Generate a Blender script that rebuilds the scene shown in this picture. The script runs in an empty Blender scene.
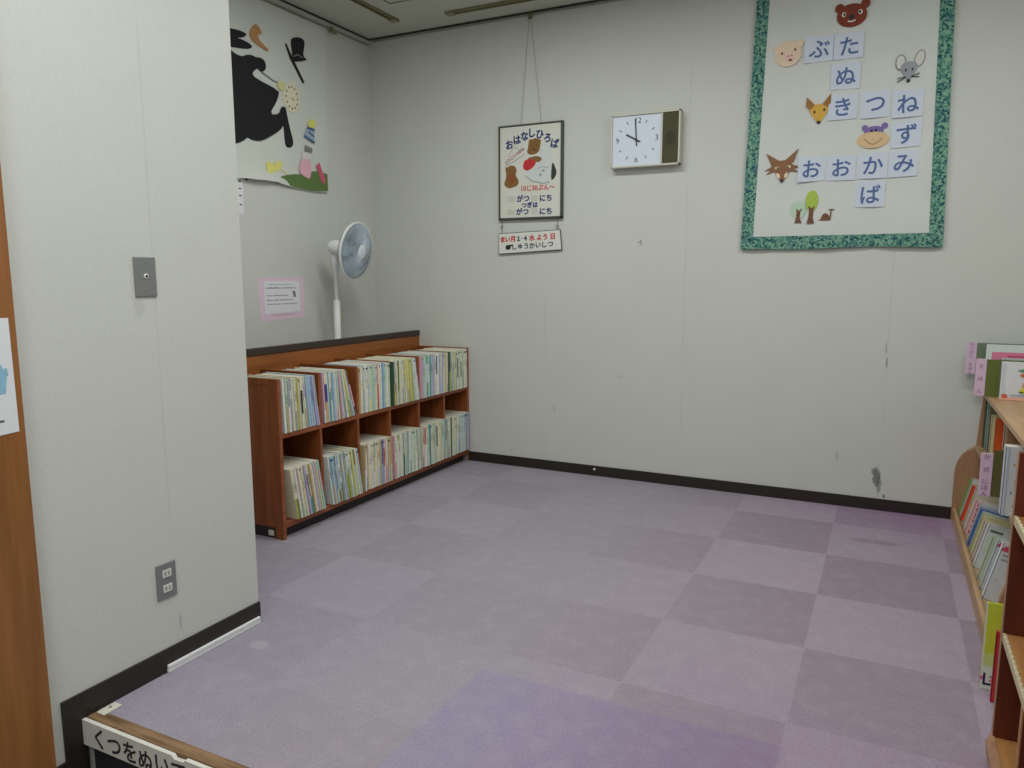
import bpy, bmesh, math, random
from mathutils import Vector, Matrix, Euler
R = math.radians
sc = bpy.context.scene
COL = sc.collection
rnd = random.Random(11)

# ------------------------------------------------------------------ materials
def srgb(c):
    return tuple(((v/255)/12.92 if v/255 <= .04045 else ((v/255+.055)/1.055)**2.4) for v in c) + (1,)
_m = {}
def mat(name, c, rough=.6, noise=0, nscale=20, bump=0, bscale=200, metal=0, spec=.5, sheen=0):
    """plain procedural surface: base colour with a little noise and bump"""
    if name in _m: return _m[name]
    m = bpy.data.materials.new(name); m.use_nodes = True; nt = m.node_tree
    b = nt.nodes['Principled BSDF']; col = srgb(c)
    b.inputs['Base Color'].default_value = col
    b.inputs['Roughness'].default_value = rough; b.inputs['Metallic'].default_value = metal
    b.inputs['Specular IOR Level'].default_value = spec
    if noise or bump:
        tc = nt.nodes.new('ShaderNodeTexCoord')
    if noise:
        n = nt.nodes.new('ShaderNodeTexNoise'); n.inputs['Scale'].default_value = nscale; n.inputs['Detail'].default_value = 4
        nt.links.new(tc.outputs['Object'], n.inputs['Vector'])
        r = nt.nodes.new('ShaderNodeMix'); r.data_type = 'RGBA'
        r.inputs['A'].default_value = tuple(max(0, v*(1-noise)) for v in col[:3])+(1,)
        r.inputs['B'].default_value = tuple(min(1, v*(1+noise)) for v in col[:3])+(1,)
        nt.links.new(n.outputs['Fac'], r.inputs['Factor']); nt.links.new(r.outputs['Result'], b.inputs['Base Color'])
    if bump:
        n2 = nt.nodes.new('ShaderNodeTexNoise'); n2.inputs['Scale'].default_value = bscale
        nt.links.new(tc.outputs['Object'], n2.inputs['Vector'])
        bp = nt.nodes.new('ShaderNodeBump'); bp.inputs['Strength'].default_value = bump; bp.inputs['Distance'].default_value = .002
        nt.links.new(n2.outputs['Fac'], bp.inputs['Height']); nt.links.new(bp.outputs['Normal'], b.inputs['Normal'])
    _m[name] = m; return m

class NT:
    """tiny helper for building node maths"""
    def __init__(s, name, rough=.8, spec=.3):
        s.m = bpy.data.materials.new(name); s.m.use_nodes = True; s.nt = s.m.node_tree
        s.b = s.nt.nodes['Principled BSDF']; s.b.inputs['Roughness'].default_value = rough
        s.b.inputs['Specular IOR Level'].default_value = spec
        s.tc = s.nt.nodes.new('ShaderNodeTexCoord'); s.P = s.tc.outputs['Object']
        sx = s.nt.nodes.new('ShaderNodeSeparateXYZ'); s.L(s.P, sx.inputs[0]); s.X, s.Y, s.Z = sx.outputs
    def L(s, a, b): s.nt.links.new(a, b)
    def V(s, sock, v):
        if isinstance(v, (int, float, tuple)): sock.default_value = v
        else: s.L(v, sock)
    def M(s, op, a, b=0.0, c=None):
        n = s.nt.nodes.new('ShaderNodeMath'); n.operation = op; s.V(n.inputs[0], a); s.V(n.inputs[1], b)
        if c is not None: s.V(n.inputs[2], c)
        return n.outputs[0]
    def mix(s, f, a, b):
        n = s.nt.nodes.new('ShaderNodeMix'); n.data_type = 'RGBA'; s.V(n.inputs['Factor'], f); s.V(n.inputs['A'], a); s.V(n.inputs['B'], b)
        return n.outputs['Result']
    def noise(s, scale, detail=3, vec=None, rough=.5):
        n = s.nt.nodes.new('ShaderNodeTexNoise'); n.inputs['Scale'].default_value = scale; n.inputs['Detail'].default_value = detail
        n.inputs['Roughness'].default_value = rough
        s.L(vec or s.P, n.inputs['Vector']); return n.outputs['Fac']
    def scaled(s, v):
        n = s.nt.nodes.new('ShaderNodeVectorMath'); n.operation = 'MULTIPLY'; s.L(s.P, n.inputs[0]); n.inputs[1].default_value = v
        return n.outputs[0]
    def ramp(s, f, lo, hi):
        n = s.nt.nodes.new('ShaderNodeMapRange'); n.interpolation_type = 'SMOOTHSTEP'; s.V(n.inputs[0], f)
        n.inputs[1].default_value = lo; n.inputs[2].default_value = hi; return n.outputs[0]
    def box(s, cx, cy, rx, ry, a, b, soft=.3, wob=0, nz=None):
        """soft elliptical mask"""
        dx = s.M('DIVIDE', s.M('SUBTRACT', a, cx), rx); dy = s.M('DIVIDE', s.M('SUBTRACT', b, cy), ry)
        d = s.M('ADD', s.M('MULTIPLY', dx, dx), s.M('MULTIPLY', dy, dy))
        if nz is not None: d = s.M('ADD', d, s.M('MULTIPLY', s.M('SUBTRACT', nz, .5), wob))
        return s.M('SUBTRACT', 1.0, s.ramp(d, 1-soft, 1+soft))
    def bump(s, h, strength, dist=.002):
        n = s.nt.nodes.new('ShaderNodeBump'); n.inputs['Strength'].default_value = strength; n.inputs['Distance'].default_value = dist
        s.L(h, n.inputs['Height']); s.L(n.outputs['Normal'], s.b.inputs['Normal'])

def wall_material(name, c, axis, seams, stains=()):
    k = NT(name, .85, .2)
    u = k.X if axis == 'X' else k.Y
    base = srgb(c); dk = tuple(v*.93 for v in base[:3])+(1,)
    weave = k.noise(260, 2, k.scaled((1, 1, .35)))
    col = k.mix(k.noise(3.0, 3), dk, base)
    col = k.mix(k.M('MULTIPLY', k.ramp(weave, .35, .75), .17), col, tuple(v*.7 for v in base[:3])+(1,))
    for sx in seams:
        m = k.M('SUBTRACT', 1.0, k.ramp(k.M('ABSOLUTE', k.M('SUBTRACT', u, sx)), .0005, .0045))
        m = k.M('MULTIPLY', m, k.ramp(k.noise(2.2, 2), .38, .6))
        col = k.mix(k.M('MULTIPLY', m, .13), col, srgb((110, 108, 100)))
    nz = k.noise(60, 3)
    for (cu, cz, ru, rz, amt) in stains:
        col = k.mix(k.M('MULTIPLY', k.box(cu, cz, ru, rz, u, k.Z, .5, 2.2, nz), amt), col, srgb((95, 102, 102)))
    k.L(col, k.b.inputs['Base Color']); k.bump(weave, .25, .001)
    return k.m

def wood(name, c1, c2, axis=2, rough=.45, scale=1.0, spec=.4):
    k = NT(name, rough, spec)
    v = [14*scale]*3; v[axis] = 1.2*scale
    g = k.noise(1.6, 6, k.scaled(tuple(v)), .62)
    v2 = [90*scale]*3; v2[axis] = 3*scale
    g2 = k.noise(1.5, 2, k.scaled(tuple(v2)))
    f = k.M('ADD', k.M('MULTIPLY', g, .75), k.M('MULTIPLY', g2, .25))
    k.L(k.mix(k.ramp(f, .34, .66), srgb(c1), srgb(c2)), k.b.inputs['Base Color']); k.bump(g2, .08)
    return k.m

def carpet_material():
    k = NT('carpet_tiles', .97, .1)
    i = k.M('FLOOR', k.M('DIVIDE', k.X, .5)); j = k.M('FLOOR', k.M('DIVIDE', k.M('MULTIPLY', k.Y, -1), .5))
    shift = k.M('LESS_THAN', i, -2.5)
    ck = k.M('ABSOLUTE', k.M('MODULO', k.M('ADD', k.M('ADD', i, j), k.M('ADD', shift, 100)), 2.0))   # 1 = light
    cm = k.nt.nodes.new('ShaderNodeCombineXYZ'); k.L(i, cm.inputs[0]); k.L(j, cm.inputs[1])
    wn = k.nt.nodes.new('ShaderNodeTexWhiteNoise'); wn.noise_dimensions = '2D'; k.L(cm.outputs[0], wn.inputs['Vector'])
    right = k.ramp(k.X, -1.1, .1)
    far = k.M('MAXIMUM', right, k.M('MULTIPLY', k.ramp(k.X, -1.35, -1.75), .45))
    dark = k.mix(right, srgb((150, 143, 153)), srgb((147, 133, 145)))
    lite = k.mix(right, srgb((165, 158, 170)), srgb((167, 153, 167)))  # purple lens cast on the right is mixed into both tile tones
    amt = k.M('ADD', k.M('MULTIPLY', k.M('SUBTRACT', ck, .5), k.M('ADD', .2, k.M('MULTIPLY', far, .64))), .5)
    amt = k.M('ADD', amt, k.M('MULTIPLY', k.M('SUBTRACT', wn.outputs['Value'], .5), .22))
    col = k.mix(amt, dark, lite)
    # lens colour cast painted into far strip and front; once-covered patch kept its dye
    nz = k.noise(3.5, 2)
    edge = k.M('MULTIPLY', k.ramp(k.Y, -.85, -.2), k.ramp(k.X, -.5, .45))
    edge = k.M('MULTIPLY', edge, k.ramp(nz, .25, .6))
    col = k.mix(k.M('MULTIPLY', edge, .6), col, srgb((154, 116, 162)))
    left = k.M('MULTIPLY', k.ramp(k.X, -1.2, -1.75), k.ramp(k.Y, -1.9, -2.6))
    col = k.mix(k.M('MULTIPLY', left, .35), col, srgb((152, 146, 168)))
    front = k.M('MULTIPLY', k.ramp(k.Y, -2.1, -2.6), k.ramp(k.X, -.7, .0))
    col = k.mix(k.M('MULTIPLY', front, .35), col, srgb((156, 134, 156)))
    wob = k.M('MULTIPLY', k.M('SUBTRACT', k.noise(40, 2), .5), .012)
    px = k.M('MULTIPLY', k.ramp(k.M('ADD', k.X, wob), -.95, -.925), k.M('SUBTRACT', 1.0, k.ramp(k.M('ADD', k.X, wob), -.03, .03)))
    py = k.M('SUBTRACT', 1.0, k.ramp(k.M('ADD', k.Y, wob), -2.64, -2.61))
    col = k.mix(k.M('MULTIPLY', k.M('MULTIPLY', px, py), .85), col, k.mix(k.ramp(k.X, -.9, 0), srgb((152, 144, 170)), srgb((142, 122, 152))))
    # worn spots
    col = k.mix(k.M('MULTIPLY', k.box(.205, -.72, .11, .035, k.X, k.Y, .7, 1.0, k.noise(25, 2)), .32), col, srgb((98, 84, 88)))
    col = k.mix(k.M('MULTIPLY', k.box(-1.72, -2.83, .035, .03, k.X, k.Y, .6, .8, k.noise(25, 2)), .2), col, srgb((205, 200, 200)))
    # joints between tiles
    fx = k.M('ABSOLUTE', k.M('SUBTRACT', k.M('FRACT', k.M('ADD', k.M('DIVIDE', k.X, .5), 100.5)), .5))
    fy = k.M('ABSOLUTE', k.M('SUBTRACT', k.M('FRACT', k.M('ADD', k.M('DIVIDE', k.Y, .5), 100.5)), .5))
    jt = k.M('SUBTRACT', 1.0, k.ramp(k.M('MINIMUM', fx, fy), .001, .007))
    col = k.mix(k.M('MULTIPLY', k.M('MULTIPLY', jt, .07), k.M('SUBTRACT', 1.0, k.M('MULTIPLY', px, py))), col, srgb((200, 196, 200)))
    pile = k.noise(330, 2); mott = k.noise(120, 3)
    col = k.mix(k.M('MULTIPLY', k.ramp(mott, .3, .7), .22), col, srgb((105, 98, 108)))
    col = k.mix(k.M('MULTIPLY', k.ramp(k.noise(14, 3), .4, .75), .08), col, srgb((205, 200, 205)))
    k.L(col, k.b.inputs['Base Color']); k.bump(k.M('ADD', pile, mott), .6, .004)
    return k.m

def print_cloth():
    k = NT('green_print_cloth', .9, .1)
    v = k.nt.nodes.new('ShaderNodeTexVoronoi'); v.inputs['Scale'].default_value = 105; k.L(k.P, v.inputs['Vector'])
    sx = k.nt.nodes.new('ShaderNodeSeparateColor'); k.L(v.outputs['Color'], sx.inputs[0])
    c = k.mix(k.ramp(sx.outputs[0], .35, .45), srgb((44, 84, 92)), srgb((84, 134, 122)))
    c = k.mix(k.ramp(sx.outputs[1], .62, .68), c, srgb((128, 166, 144)))
    c = k.mix(k.M('MULTIPLY', k.ramp(k.noise(9, 2), .55, .7), .35), c, srgb((70, 90, 125)))
    k.L(c, k.b.inputs['Base Color']); return k.m

WALL = (206, 208.5, 202)
M_back = wall_material('woven_wallpaper_back', WALL, 'X', [-2.72, -1.82, -.91, .197],
    [(.186, .185, .018, .05, .8), (.172, .215, .014, .02, .7), (.20, .145, .012, .05, .6), (.228, .082, .008, .01, .8), (.19, .9, .004, .03, .45), (.198, .82, .005, .03, .55),
     (-1.20, 1.49, .006, .006, .5), (-.02, .28, .01, .03, .18), (-1.75, .42, .01, .02, .2), (-1.3, .66, .02, .006, .15)])
M_side = wall_material('woven_wallpaper_side', WALL, 'Y', [-.52, -1.42, -2.32, -3.05, -4.0],
    [(-3.035, .145, .004, .03, .35), (-3.11, 1.19, .02, .03, .12)])
M_ceil = mat('ceiling_board', (192, 194, 182), .9, .05, 30)
M_dark = mat('dark_skirting_vinyl', (38, 31, 27), .5, .15, 8)
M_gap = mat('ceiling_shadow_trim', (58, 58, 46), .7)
M_rail = mat('tan_rail', (128, 122, 88), .5)
M_carpet = carpet_material()
M_lower = mat('lower_grey_carpet', (120, 122, 132), .95, .2, 90, .5)
W_side = wood('cherry_wood_side', (122, 64, 30), (150, 84, 42), 2)
W_edge = wood('cherry_wood_edge', (130, 70, 42), (160, 90, 56), 1)
W_board = wood('orange_brown_plywood', (128, 74, 34), (162, 98, 48), 1)
W_cap = mat('dark_brown_cap', (54, 42, 34), .45, .1, 10)
W_tan = wood('light_tan_wood', (168, 136, 100), (192, 158, 120), 1)
W_tanv = wood('light_tan_wood_panel', (150, 112, 84), (174, 134, 102), 2)
W_dark = wood('dark_mahogany', (84, 34, 20), (104, 46, 26), 2, .4)
W_gold = wood('golden_oak_shelf', (150, 104, 60), (176, 126, 74), 1, .4)
W_door = wood('orange_oak_door', (130, 84, 42), (152, 100, 54), 2, .4, .8)
W_nose = wood('worn_brown_nosing', (92, 70, 44), (146, 116, 84), 0, .7, 2)
M_white = mat('white_plastic', (226, 228, 228), .35)
M_cream = mat('cream_plastic', (214, 212, 196), .4)
M_paint = mat('chipped_white_board', (214, 212, 204), .6, .08, 12)
M_black = mat('black_felt', (20, 22, 24), .9, .1, 30)
M_ink = mat('black_ink', (34, 34, 38), .7)
M_navy = mat('navy_letters', (30, 52, 110), .7)
M_redink = mat('red_ink', (190, 50, 50), .7)
M_pages = mat('page_block', (208, 204, 186), .85, .1, 60)
M_steel = mat('brushed_steel_plate', (134, 136, 136), .45, .08, 80, metal=.35)

# ------------------------------------------------------------------ mesh helpers
def link(o, parent=None):
    COL.objects.link(o)
    if parent is not None: o.parent = parent
    return o
def tag(o, label=None, cat=None, group=None, kind=None):
    if label: o['label'] = label
    if cat: o['category'] = cat
    if group: o['group'] = group
    if kind: o['kind'] = kind
    return o
def thing(name, label, cat, loc=(0, 0, 0), rz=0, group=None):
    o = bpy.data.objects.new(name, None); o.location = loc; o.rotation_euler = (0, 0, rz); o.empty_display_size = .05
    link(o); return tag(o, label, cat, group)
class MB:
    def __init__(s): s.v = []; s.f = []; s.mi = []
    def add(s, vs, fs, mi=0, mx=None):
        o = len(s.v)
        s.v += [tuple(mx @ Vector(p)) if mx is not None else tuple(p) for p in vs]
        s.f += [tuple(o+i for i in f) for f in fs]; s.mi += [mi]*len(fs); return s
    def box(s, a, b, mi=0, mx=None):
        x0, y0, z0 = a; x1, y1, z1 = b
        if x0 > x1: x0, x1 = x1, x0
        if y0 > y1: y0, y1 = y1, y0
        if z0 > z1: z0, z1 = z1, z0
        return s.add([(x0,y0,z0),(x1,y0,z0),(x1,y1,z0),(x0,y1,z0),(x0,y0,z1),(x1,y0,z1),(x1,y1,z1),(x0,y1,z1)],
              [(0,3,2,1),(4,5,6,7),(0,1,5,4),(1,2,6,5),(2,3,7,6),(3,0,4,7)], mi, mx)
    def lathe(s, prof, n=32, mi=0, mx=None, cap=True):
        vs = [(r*math.cos(2*math.pi*k/n), r*math.sin(2*math.pi*k/n), z) for r, z in prof for k in range(n)]
        fs = [(a*n+k, a*n+(k+1) % n, (a+1)*n+(k+1) % n, (a+1)*n+k) for a in range(len(prof)-1) for k in range(n)]
        if cap: fs += [tuple(range(n))[::-1], tuple((len(prof)-1)*n+k for k in range(n))]
        return s.add(vs, fs, mi, mx)
    def tube(s, pts, r, n=8, mi=0, mx=None, closed=False):
        pts = [Vector(p) for p in pts]; N = len(pts); vs = []
        for i, p in enumerate(pts):
            d = (pts[(i+1) % N]-pts[i-1]) if closed else (pts[min(i+1, N-1)]-pts[max(i-1, 0)])
            d.normalize(); a = Vector((0, 0, 1)) if abs(d.z) < .9 else Vector((1, 0, 0))
            u = d.cross(a).normalized(); w = d.cross(u)
            vs += [p+(u*math.cos(2*math.pi*k/n)+w*math.sin(2*math.pi*k/n))*r for k in range(n)]
        fs = [(i*n+k, i*n+(k+1) % n, ((i+1) % N)*n+(k+1) % n, ((i+1) % N)*n+k) for i in range(N if closed else N-1) for k in range(n)]
        if not closed: fs += [tuple(range(n))[::-1], tuple((N-1)*n+k for k in range(n))]
        return s.add(vs, fs, mi, mx)
    def prism(s, pts, fr, mi=0, mx=None):
        """pts 2D polygon, fr maps (u, v, d) to 3D with d = 0 .. 1 for back .. front"""
        n = len(pts)
        vs = [fr(u, v, 0) for u, v in pts]+[fr(u, v, 1) for u, v in pts]
        fs = [tuple(range(n))[::-1], tuple(range(n, 2*n))]+[(k, (k+1) % n, n+(k+1) % n, n+k) for k in range(n)]
        return s.add(vs, fs, mi, mx)
    def build(s, name, mats, parent=None, smooth=False, bevel=0, seg=2, local=None):
        me = bpy.data.meshes.new(name); me.from_pydata([tuple(v) for v in s.v], [], s.f)
        for m in (mats if isinstance(mats, (list, tuple)) else [mats]): me.materials.append(m)
        me.polygons.foreach_set('material_index', s.mi)
        bm = bmesh.new(); bm.from_mesh(me); bmesh.ops.recalc_face_normals(bm, faces=bm.faces)
        if smooth:
            for f in bm.faces: f.smooth = True
        bm.to_mesh(me); bm.free()
        o = bpy.data.objects.new(name, me); link(o, parent)
        if bevel:
            b = o.modifiers.new('bevel', 'BEVEL'); b.width = bevel; b.segments = seg; b.limit_method = 'ANGLE'; b.angle_limit = R(40)
        if smooth:
            try: me.set_sharp_from_angle(angle=R(40))
            except Exception: pass
        return o
def box(name, a, b, m, parent=None, bevel=0): return MB().box(a, b).build(name, m, parent, bevel=bevel)
def struct(name, mb, m, bevel=0): return tag(mb.build(name, m, None, bevel=bevel), kind='structure')

def fY(y, d):            # facing the viewer on a wall of constant y; d thickness
    return lambda u, v, t: (u, y-d*t, v)
def fX(x, d):            # facing +x on a wall of constant x
    return lambda u, v, t: (x+d*t, u, v)
def ell(cx, cy, rx, ry=None, n=28, a0=0, rot=0):
    ry = rx if ry is None else ry
    return [(cx+rx*math.cos(t)*math.cos(rot)-ry*math.sin(t)*math.sin(rot), cy+rx*math.cos(t)*math.sin(rot)+ry*math.sin(t)*math.cos(rot))
            for t in [a0+2*math.pi*k/n for k in range(n)]]
def smooth_poly(p, it=2):
    for _ in range(it):
        q = []
        for i in range(len(p)):
            a, b = p[i], p[(i+1) % len(p)]
            q += [(a[0]*.75+b[0]*.25, a[1]*.75+b[1]*.25), (a[0]*.25+b[0]*.75, a[1]*.25+b[1]*.75)]
        p = q
    return p
def strip(pts, w):
    """2D polyline as a ribbon polygon list of quads"""
    out = []
    for a, b in zip(pts[:-1], pts[1:]):
        dx, dy = b[0]-a[0], b[1]-a[1]; l = math.hypot(dx, dy) or 1; nx, ny = -dy/l*w/2, dx/l*w/2
        out.append([(a[0]+nx, a[1]+ny), (a[0]-nx, a[1]-ny), (b[0]-nx, b[1]-ny), (b[0]+nx, b[1]+ny)])
    return out
def decal(name, polys, frame, mats, parent):
    mb = MB(); mats = mats if isinstance(mats, (list, tuple)) else [mats]
    for i_, it in enumerate(polys):
        p, mi = (it if isinstance(it, tuple) and isinstance(it[1], int) else (it, 0))
        mb.prism(p, lambda u, v, q, i_=i_: frame(u, v, q*(1+.04*i_)), mi)
    return mb.build(name, mats, parent)

def text(body, size, u, v, frame, m, parent, name='lettering', rot=0, bold=0, sx=1.0, spacing=1.0):
    cu = bpy.data.curves.new('t', 'FONT'); cu.body = body; cu.size = size; cu.align_x = 'CENTER'; cu.align_y = 'CENTER'
    cu.resolution_u = 3; cu.space_character = spacing
    o = bpy.data.objects.new('t', cu); COL.objects.link(o)
    dg = bpy.context.evaluated_depsgraph_get(); dg.update()
    me = bpy.data.meshes.new_from_object(o.evaluated_get(dg), depsgraph=dg)
    bpy.data.objects.remove(o); bpy.data.curves.remove(cu)
    xs = [w.co.x for w in me.vertices]; ys = [w.co.y for w in me.vertices]
    if not xs: return None
    mx, my = (min(xs)+max(xs))/2, (min(ys)+max(ys))/2
    c, s = math.cos(rot), math.sin(rot)
    def f(p, t):
        x, y = (p.x-mx)*sx, p.y-my
        return frame(u+x*c-y*s, v+x*s+y*c, t)
    n = len(me.vertices); mb = MB()
    base_f = [tuple(p.vertices) for p in me.polygons]; cnt = {}
    for t_ in base_f:
        for a, b in zip(t_, t_[1:]+t_[:1]): cnt[(a, b)] = 1
    offs = [(0, 0)]+([(bold*math.cos(q*math.pi/4), bold*math.sin(q*math.pi/4)) for q in range(8)] if bold else [])
    for q_, (dx, dy) in enumerate(offs):
        o_ = len(mb.v); T1 = 1+.06*q_
        g = lambda p, t: (frame(u+((p.x-mx)*sx+dx)*c-(p.y-my+dy)*s, v+((p.x-mx)*sx+dx)*s+(p.y-my+dy)*c, t))
        mb.v += [g(w.co, T1) for w in me.vertices]+[g(w.co, 0) for w in me.vertices]
        mb.f += [tuple(i+o_ for i in t_) for t_ in base_f]
        if len(offs) < 3: mb.f += [(b+o_, a+o_, a+n+o_, b+n+o_) for (a, b) in cnt if (b, a) not in cnt]
        else: mb.f += [(b+o_, a+o_, a+n+o_, b+n+o_) for (a, b) in cnt if (b, a) not in cnt and (dx or dy)]
    mb.mi = [0]*len(mb.f)
    me2 = bpy.data.meshes.new(name); me2.from_pydata(mb.v, [], mb.f); me2.materials.append(m)
    bpy.data.meshes.remove(me)
    return link(bpy.data.objects.new(name, me2), parent)

# ------------------------------------------------------------------ setting
YB, XL, XP, XR, CE, LOW = -.146, -3.175, -1.856, 1.02, 2.92, -.19
YS = -3.39                       # front of the raised floor
struct('wall_back', MB().box((XL-.1, YB, LOW), (XR+.1, YB+.12, CE+.1)), M_back)
struct('wall_left', MB().box((XL-.12, -2.69, LOW), (XL, YB, CE+.1)), M_side)
struct('wall_pilaster', MB().box((XL-.12, -7.2, LOW), (XP, -2.69, CE+.1)), M_side)
struct('wall_right', MB().box((XR, -7.2, LOW), (XR+.12, YB, CE+.1)), M_side)
struct('wall_rear', MB().box((XP, -7.3, LOW), (XR, -7.2, CE+.1)), M_back)
struct('floor', MB().box((XL, YS+.045, -.06), (XR, YB, 0)), M_carpet)
struct('floor', MB().box((XP, -7.2, LOW-.05), (XR, YS+.05, LOW)), M_lower)
struct('trim_3', MB().box((XP+.009, YS+.005, -.03), (XR, YS+.047, .002)), W_nose, bevel=.003)   # worn wooden nosing
struct('ceiling', MB().box((XL, -7.2, CE), (XR, YB, CE+.1)), M_ceil)
BH, BT = .078, .009
struct('baseboard_back', MB().box((-2.398, YB-BT, 0), (XR, YB, .066)), M_dark, .002)
struct('baseboard_left', MB().prism([(-2.69, 0), (-2.69, BH), (-3.452, BH), (-3.452, -.105), (-3.49, -.105), (-3.49, LOW), (YS+.005, LOW), (YS+.005, 0)],
       fX(XP, .008)), M_dark)
struct('baseboard_right', MB().box((XR-BT, -3.3, 0), (XR, YB, .066)), M_dark)
struct('trim_1', MB().box((XL, YB-.02, CE-.007), (XR, YB, CE)).box((XL, -2.69, CE-.007), (XL+.015, YB, CE)), M_gap)  # dark strip painted in for the shadow gap along the ceiling line
# door leaf beside the step
struct('door_1', MB().box((XP, -4.5, LOW), (XP+.03, -3.494, 2.2)), W_door, .003)

# picture rails under the ceiling
r = tag(MB().box((XL, -2.69, 2.872), (XL+.012, YB-.02, 2.884)).build('picture_rail', mat('left_rail_tan', (142, 144, 124), .5), bevel=.002), 'tan picture rail along the alcove wall above the silhouette banner', 'rail')
r = tag(MB().box((XL+.03, YB-.010, 2.897), (XR, YB, 2.905)).build('picture_rail', mat('grey_rail', (150, 154, 144), .5), bevel=.002), 'slim grey picture rail on the back wall just under the ceiling', 'rail')
def hook(y, z, label, x=XL):
    t = thing('picture_hook', label, 'hook', (x+.02, y, z))
    box('clip', (-.004, -.008, -.01), (.006, .008, .022), M_rail, t, .002)
    box('hook_bar', (-.004, -.035, -.018), (.012, .035, -.006), mat('olive_hook', (120, 112, 74), .5), t, .003)
hook(-.565, 2.866, 'tan hook hanging from the alcove picture rail nearest the corner')
hook(-1.395, 2.866, 'tan hook hanging from the alcove picture rail beside the pillar edge')

# slim rails fixed on the ceiling
def ceiling_rail(a, b, label):
    t = thing('ceiling_rail', label, 'rail', (a[0], a[1], CE))
    d = Vector((b[0]-a[0], b[1]-a[1], 0)); L = d.length; ang = math.atan2(d.y, d.x); mx = Matrix.Rotation(ang, 4, 'Z')
    m = MB().box((.0, -.022, -.014), (L, -.012, 0), 0, mx).box((0, .012, -.014), (L, .022, 0), 0, mx).box((0, -.012, -.004), (L, .012, 0), 1, mx)
    m.build('track', [M_rail, M_gap], t)
    MB().box((-.004, -.026, -.018), (.05, .026, 0), 0, mx).build('end_cap', mat('cap_tan', (136, 130, 98), .5), t, bevel=.002)
ceiling_rail((-2.765, -.41), (-2.765, -2.4), 'tan ceiling rail running toward the left alcove corner')
ceiling_rail((-2.40, -.375), (-.6, -.375), 'tan ceiling rail running parallel to the back wall')
hatch = tag(MB().box((-2.63, -1.2, CE-.003), (-2.62, -.66, CE)).box((-2.05, -1.2, CE-.003), (-2.04, -.66, CE)).box((-2.63, -.67, CE-.003), (-2.04, -.66, CE)).box((-2.63, -1.2, CE-.003), (-2.04, -1.19, CE))
    .build('ceiling_hatch_frame', mat('hatch_grey', (120, 120, 112), .7)), 'faint square hatch outline in the ceiling between the two rails', 'hatch')

# white cable duct, floor bracket, wall plates
t = thing('cable_duct', 'white cable duct lying along the skirting of the left pillar', 'cable duct', (XP+.0085, -2.90, 0))
box('duct_base', (0, -.205, .001), (.009, .200, .014), M_white, t, .001)
box('duct_lid', (0, -.205, .0145), (.010, .200, .027), M_white, t, .003)
t = thing('floor_bracket', 'small cream metal bracket on the carpet corner beside the step edge', 'bracket', (-1.822, -3.325, .001))
box('plate', (-.015, -.035, 0), (.018, .025, .004), M_cream, t, .001)
MB().lathe([(.004, .004), (.004, .007), (.002, .008)], 10).build('screw', M_steel, t, smooth=True)

def wall_plate(name, label, cat, y0, y1, z0, z1):
    t = thing(name, label, cat, (XP, (y0+y1)/2, (z0+z1)/2))
    box('cover_plate', (0, (y0-y1)/2, (z0-z1)/2), (.006, (y1-y0)/2, (z1-z0)/2), M_steel, t, .002)
    for s in (-1, 1):
        MB().lathe([(.0035, 0), (.0035, .0012), (.001, .0018)], 10, mx=Matrix.Translation((.006, 0, s*.043)) @ Matrix.Rotation(R(90), 4, 'Y')).build('screw', M_steel, t, smooth=True)
    return t
t = wall_plate('aerial_socket', 'grey metal wall plate with one round aerial socket on left pillar', 'socket', -3.12, -3.045, 1.222, 1.342)
j = MB().lathe([(.0075, 0), (.0075, .003), (.006, .004)], 20, mx=Matrix.Translation((.006, 0, .002)) @ Matrix.Rotation(R(90), 4, 'Y')).build('jack', M_white, t, smooth=True)
MB().lathe([(.0042, 0), (.0042, .002)], 14, mx=Matrix.Translation((.0092, 0, .002)) @ Matrix.Rotation(R(90), 4, 'Y')).build('hole', M_ink, j)
t = wall_plate('power_outlet', 'grey double power outlet low on the left pillar', 'power outlet', -3.117, -3.044, .248, .365)
for dz in (.025, -.025):
    s = box('receptacle', (.006, -.017, dz-.013), (.009, .017, dz+.013), mat('receptacle', (205, 203, 195), .4), t, .002)
    for k in (-.0065, .0065): box('slot', (.0088, k-.0012, dz-.006), (.0094, k+.0012, dz+.006), M_ink, s)
tag(MB().lathe([(.008, 0), (.008, .004), (.005, .010), (.002, .012)], 14, mx=Matrix.Translation((-1.459, YB-.009, .043)) @ Matrix.Rotation(R(90), 4, 'X')).build('skirting_button', M_white, smooth=True),
    'tiny white round stud on the dark skirting of the back wall', 'stud')
tag(MB().lathe([(.0022, 0), (.0022, .012), (.004, .0125), (.004, .014)], 10, mx=Matrix.Translation((-1.185, YB, 1.497)) @ Matrix.Rotation(R(90), 4, 'X')).tube([(-1.185, YB-.009, 1.496), (-1.184, YB-.012, 1.48), (-1.18, YB-.012, 1.474)], .0018, 6)
    .build('wall_hook', M_steel, smooth=True), 'small bare metal hook in the back wall below the clock', 'hook')

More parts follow.
